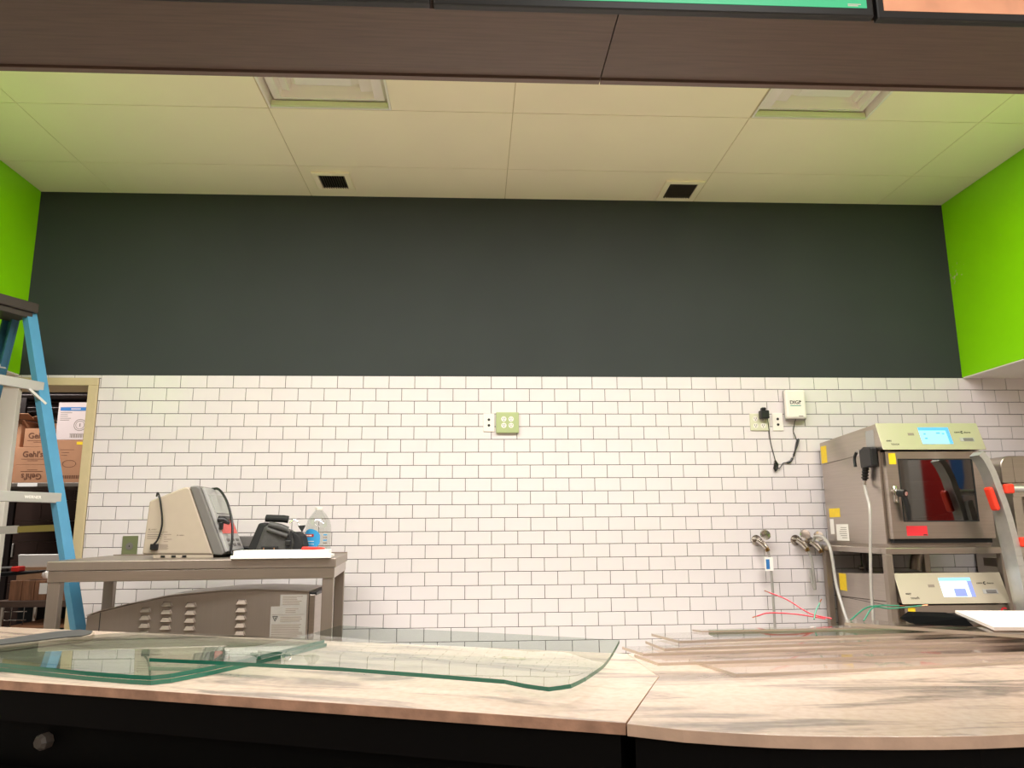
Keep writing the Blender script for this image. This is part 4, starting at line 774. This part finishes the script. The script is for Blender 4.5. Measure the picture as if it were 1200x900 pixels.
for x in (-.975, -.925): MB().tube([(x, BY0 - .01, 1.115), (x + .003, BY0 - .011, 1.15)], .0025, 6).build('loop', 'card', bg)
MB().tube(spline([(-.86, -.60, 1.268), (-.84, -.602, 1.283), (-.822, -.60, 1.275), (-.815, -.60, 1.258)], 5), .004, 7).build('carry_clip', 'chrome', bg, smooth=True); MB().prism([(-.82, 1.255), (-.785, 1.258), (-.80, 1.225)], .02, 'y', -.60).build('flap_tip', 'bagd', bg)
jg = thing('water_jug', 'clear plastic gallon jug with a round blue label at the table end', 'bottle', (-.765, -.37, TT)); jc = (-.765, -.37, TT + .001)
MB().lathe([(.050, 0), (.064, .008), (.066, .02), (.066, .125), (.064, .148), (.055, .178), (.036, .207), (.022, .222), (.018, .226), (.018, .236)], jc, 28).build('jug_body', 'bottle', jg, smooth=True)
MB().lathe([(.0195, .228), (.0195, .240), (.017, .242)], jc, 20).build('screw_cap', 'offwhite', jg, smooth=True)
mb = MB(); P = []                                   # label wrapped round the front of the jug
rows = []
for i in range(15):
    a = R(-158 + 88 * i / 14); hh = math.sqrt(max(0, 1 - ((i - 7) / 7.6) ** 2)) * .052; rows.append([(jc[0] + .0668 * math.cos(a), jc[1] + .0668 * math.sin(a), jc[2] + .078 + s_ * hh) for s_ in (-1, 1)])
mb.add([p for r_ in rows for p in r_], [(2 * i, 2 * i + 2, 2 * i + 3, 2 * i + 1) for i in range(14)]); lbj = mb.build('jug_label', 'jblue', jg)
def onjug(a0, a1, z0, z1, m, name, par):
    mb = MB(); n = 6; vs = []
    for i in range(n + 1):
        a = R(a0 + (a1 - a0) * i / n); vs += [(jc[0] + .0676 * math.cos(a), jc[1] + .0676 * math.sin(a), jc[2] + z) for z in (z0, z1)]
    return mb.add(vs, [(2 * i, 2 * i + 2, 2 * i + 3, 2 * i + 1) for i in range(n)]).build(name, m, par)
onjug(-148, -98, .090, .104, 'jred', 'label_logo', lbj); onjug(-143, -108, .094, .100, 'paper', 'label_logo', lbj); onjug(-140, -95, .066, .069, 'paper', 'label_print', lbj); onjug(-140, -95, .052, .054, 'paper', 'label_print', lbj)
for k in range(5): onjug(-56, -36, .055 + k * .014, .061 + k * .014, 'jblue' if k % 2 else 'inkg', 'side_print', jg)
ps = thing('paper_stack', 'flat stack of white paper boards lying along the front of the table', 'paper', (-.82, -.86, TT), R(5.2)); WP = WM[ps.name]
MB(WP).box((-.222, -.05, .0008), (.218, .12, .016)).build('board_sheet', 'paper', ps, bevel=.002); MB(WP).box((-.212, -.04, .016), (.205, .11, .036)).build('board_sheet', 'paper', ps, bevel=.002)
mk = thing('box_cutter', 'red and orange box cutter lying on the white paper stack', 'tool', (-.69, -.83, TT + .037), R(5.2)); WK = WM[mk.name]
MB(WK).prism([(-.055, .0), (.02, .0), (.025, .012), (-.05, .014)], .03, 'y', -.015).build('cutter_body', 'red', mk, bevel=.003); MB(WK).prism([(.02, .0), (.052, .002), (.05, .008), (.024, .012)], .024, 'y', -.012).build('cutter_nose', 'orange', mk, bevel=.002)

# ================================================================== STOREROOM THINGS
sh = thing('storage_shelf', 'steel storage shelf loaded with cartons inside the dark storeroom', 'shelf', (-3.15, 1.55, 0))
MB().box((-3.62, 1.28, 1.555), (-2.70, 1.80, 1.585)).build('shelf_board', 'steel2', sh, bevel=.003); MB().box((-3.29, 1.277, 1.557), (-3.15, 1.28, 1.583)).build('shelf_tag', 'paper', sh)
for x in (-3.62, -2.74):
    for y in (1.30, 1.76): MB().box((x, y, 0), (x + .04, y + .03, 1.555 if y < 1.5 else 2.3)).build('post', 'pipe', sh)
def carton(x0, x1, y0, d, z0, z1, m, label, name='cardboard_box', grp='cartons on the storeroom shelf'):
    o = thing(name, label, 'box', ((x0 + x1) / 2, y0 + d / 2, z0), group=grp)
    MB().box((x0, y0, z0), (x1, y0 + d, z1)).build('carton', m, o, bevel=.003); return o
def logo(o, x0, x1, z, y, rz=0):
    text("Gehl's", (x1 - x0) * .62, face_at(((x0 + x1) / 2, y - .0012, z)) @ Matrix.Rotation(R(rz), 4, 'Z'), 'cink', o, bold=.018)
    s_ = 1 if rz == 0 else -1; mb = MB(); mb.box(((x0 + x1) / 2 - .08, y - .0008, z - s_ * .038 - .002), ((x0 + x1) / 2 + .08, y, z - s_ * .038 + .002)); mb.box(((x0 + x1) / 2 - .035, y - .0008, z - s_ * .05 - .0015), ((x0 + x1) / 2 + .04, y, z - s_ * .05 + .0015)); mb.build('small_print', 'cink', o)
zs = 1.5855
o = carton(-3.330, -3.095, 1.30, .36, zs, zs + .1295, 'card', 'brown carton with its printed name upside down, lowest of three'); logo(o, -3.33, -3.095, zs + .045, 1.30, 180)
o = carton(-3.335, -3.10, 1.30, .36, zs + .13, zs + .2625, 'card', 'brown carton with the name upright, middle of three'); logo(o, -3.335, -3.10, zs + .212, 1.30)
o = carton(-3.295, -3.09, 1.30, .36, zs + .263, zs + .404, 'card', 'brown carton with the name upright, topmost of three'); logo(o, -3.31, -3.07, zs + .350, 1.30)
o = carton(-3.085, -2.815, 1.31, .36, zs, zs + .3175, 'card', 'larger brown carton with an oval outline under the white carton')
MB().box((-2.915, 1.3085, zs + .282), (-2.85, 1.3099, zs + .303)).build('yellow_sticker', 'yellow', o); rg = MB(Matrix.Translation((-2.955, 1.3098, zs + .14)) @ FRONT @ Matrix.Scale(.55, 4, (0, 1, 0))); arc(rg, .05, .046, 0, 360, .0008, 30); rg.build('oval_print', 'cink', o)
mb = MB(); mb.box((-3.03, 1.3092, zs + .243), (-2.93, 1.31, zs + .246)); lines(mb, -3.02, -2.96, 1.31, zs + .225, 2, .02, .003)
for i in range(16): mb.box((-3.0 + i * .008, 1.3092, zs + .03), (-2.997 + i * .008 + .003 * (i % 2), 1.31, zs + .055))
mb.build('barcode', 'cink', o)
o = carton(-3.075, -2.81, 1.31, .34, zs + .318, zs + .602, 'cwhite', 'white carton with a blue band and round emblem, topmost at the right')
MB().box((-3.058, 1.3085, zs + .538), (-2.83, 1.3099, zs + .565)).build('blue_band', 'cblue', o); lines(MB(), -2.98, -2.91, 1.3085, zs + .556, 1, .01, .009, 0).build('band_print', 'cwhite', o)
rg = MB(Matrix.Translation((-2.905, 1.3098, zs + .43)) @ FRONT); arc(rg, .045, .041, 0, 360, .0008, 30); arc(rg, .032, .029, 0, 360, .0008, 26); rg.box((-.003, -.012, 0), (.003, .012, .0008)); rg.build('round_emblem', 'inkg', o)
mb = lines(MB(), -3.055, -2.965, 1.31, zs + .525, 5, .014, .004, .5); 
for i in range(15): mb.box((-2.97 + i * .0085, 1.3092, zs + .335), (-2.967 + i * .0085 + .003 * (i % 2), 1.31, zs + .36))
mb.box((-2.975, 1.3092, zs + .362), (-2.84, 1.31, zs + .365)); mb.build('barcode', 'inkg', o)
o = carton(-3.50, -3.345, 1.34, .36, zs, zs + .475, 'card', 'tall open brown carton beside the white door leaf')
MB(Matrix.Translation((-3.40, 1.34, zs + .476)) @ Matrix.Rotation(R(-20), 4, 'X')).box((-.09, -.09, 0), (.14, .0, .004)).build('flap', 'card', o); MB(Matrix.Translation((-3.345, 1.5, zs + .478)) @ Matrix.Rotation(R(-15), 4, 'Y')).box((0, -.14, 0), (.10, .14, .004)).build('flap', 'cardd', o)
carton(-3.29, -3.10, 1.48, .18, zs + .405, zs + .465, 'cardd', 'flat dark carton lying behind the topmost named carton')
for z, r_, lab in ((2.34, .035, 'thick dark conduit pipe running under the storeroom ceiling'), (2.235, .022, 'thin dark conduit pipe below the thick one in the storeroom')):
    o = thing('conduit_pipe', lab, 'pipe', (-3.2, 1.9, z), group='storeroom conduit pipes'); MB().tube([(-4.6, 1.9, z), (-1.62, 1.9, z)], r_, 16).build('pipe_run', 'pipe', o, smooth=True)
    for x in (-3.55, -2.9): MB().box((x, 1.9, z - .02), (x + .025, 1.999, z + .04)).build('clamp', 'alu', o)
o = thing('storeroom_outlet', 'grey steel outlet with one round socket on the dark storeroom wall', 'outlet', (-3.72, 1.995, 1.03)); MB().box((-3.757, 1.985, 1.03), (-3.682, 1.9995, 1.137)).build('cover_plate', 'alu', o, bevel=.003); MB().tube([(-3.72, 1.98, 1.083), (-3.72, 1.986, 1.083)], .023, 16).build('socket', 'ink', o)
bn = thing('storeroom_bench', 'dark storeroom bench over a wire rack holding a wooden crate', 'bench', (-2.75, .95, 0))
MB().box((-3.06, .80, .748), (-2.45, 1.25, .79)).build('bench_top', 'wood', bn, bevel=.003)
for x in (-3.04, -2.5):
    for y in (.82, 1.2): MB().tube([(x + .015, y, 0), (x + .015, y, .748)], .012, 8).build('post', 'chrome', bn, smooth=True)
MB().box((-2.96, .82, .615), (-2.47, 1.22, .632)).build('lower_shelf', 'card', bn)
mb = MB()
for i in range(5): mb.tube([(-3.02, .84, .50 + i * .055), (-2.88, .84, .50 + i * .055)], .004, 5)
for x in (-2.98, -2.9): mb.tube([(x, .84, .3), (x, .84, .745)], .004, 5)
mb.build('wire_rack', 'chrome', bn)
cr = thing('wooden_crate', 'knotty wooden crate with a paper label on the storeroom bench', 'crate', (-2.8, .95, .79))
for i in range(5): MB().box((-2.99 + i * .08, .81, .7905), (-2.915 + i * .08, .825, .918)).build('plank', 'crate', cr, bevel=.002)
MB().box((-2.985, .826, .7905), (-2.60, 1.12, .91)).build('crate_box', 'crate', cr); MB().box((-2.80, .8085, .83), (-2.75, .8098, .90)).build('paper_label', 'paper', cr)
ob = MB().box((-3.20, 1.30, 0), (-3.07, 1.9, .92)).build('dark_cabinet', 'black'); tag(ob, 'black cabinet at the left of the storeroom bench', 'cabinet')
tr_ = thing('clutter_tray', 'black tray with a red tool on top above the crate', 'tray', (-2.95, .98, .918)); MB().prism([(-3.14, .935), (-2.86, .96), (-2.84, .975), (-3.14, .965)], .2, 'y', .86).build('tray', 'black', tr_, bevel=.004); MB().box((-3.02, .85, .972), (-2.97, .93, 1.005)).build('red_tool', 'red', tr_, bevel=.006); MB().tube([(-3.1, .87, .995), (-3.02, .87, .998)], .008, 8).build('tool_handle', 'grey', tr_, smooth=True)
pp = MB(Matrix.Translation((-2.72, 1.25, .985)) @ Matrix.Rotation(R(12), 4, 'X')).box((-.47, -.02, 0), (.06, .0, .09)).build('white_tray', 'paper'); tag(pp, 'white tray standing on edge at the back of the storeroom bench', 'tray')
bx = MB().box((-3.19, 1.22, .79), (-2.70, 1.26, .984)).build('backing_box', 'cardd'); tag(bx, 'dark carton behind the crate under the white tray', 'box')
def crumple(c, r, m, name, label, seed, cat):
    bm = bmesh.new(); bmesh.ops.create_icosphere(bm, subdivisions=2, radius=r); q = random.Random(seed)
    for v in bm.verts: v.co *= q.uniform(.65, 1.2); v.co.z = max(v.co.z, -r * .6)
    me = bpy.data.meshes.new(name); bm.to_mesh(me); bm.free(); me.materials.append(M[m]); o = bpy.data.objects.new(name, me); COL.objects.link(o); o.location = c; return tag(o, label, cat)
crumple((-2.80, .90, .945), .036, 'paper', 'crumpled_paper', 'crumpled white paper in the wooden crate', 3, 'paper'); crumple((-2.725, .90, .948), .034, 'yplas', 'yellow_bow', 'crumpled yellow wrap beside the crumpled paper', 5, 'wrapping'); crumple((-2.77, .98, .955), .036, 'magenta', 'purple_foil', 'crumpled purple foil behind the yellow wrap', 8, 'wrapping')
# store side objects that the glossy surfaces mirror
rp = MB().box((7.40, -9.2, .9), (7.92, -9.17, 3.0)).build('red_wall_banner', 'redpanel'); tag(rp, 'tall red banner on the far store wall behind the viewer', 'banner')
rp = MB().box((7.17, -9.2, 0), (7.38, -9.05, 4.0)).build('store_pillar', 'storeceil'); tag(rp, None, None, None, 'structure')
rp = MB().prism([(8.08, 1.55), (8.18, 2.0), (8.18, 2.35), (7.98, 2.35), (7.98, 2.0)], -.03, 'y', -9.17).build('blue_wall_sign', 'bluepanel'); tag(rp, 'blue pointed sign on the far store wall behind the viewer', 'sign')
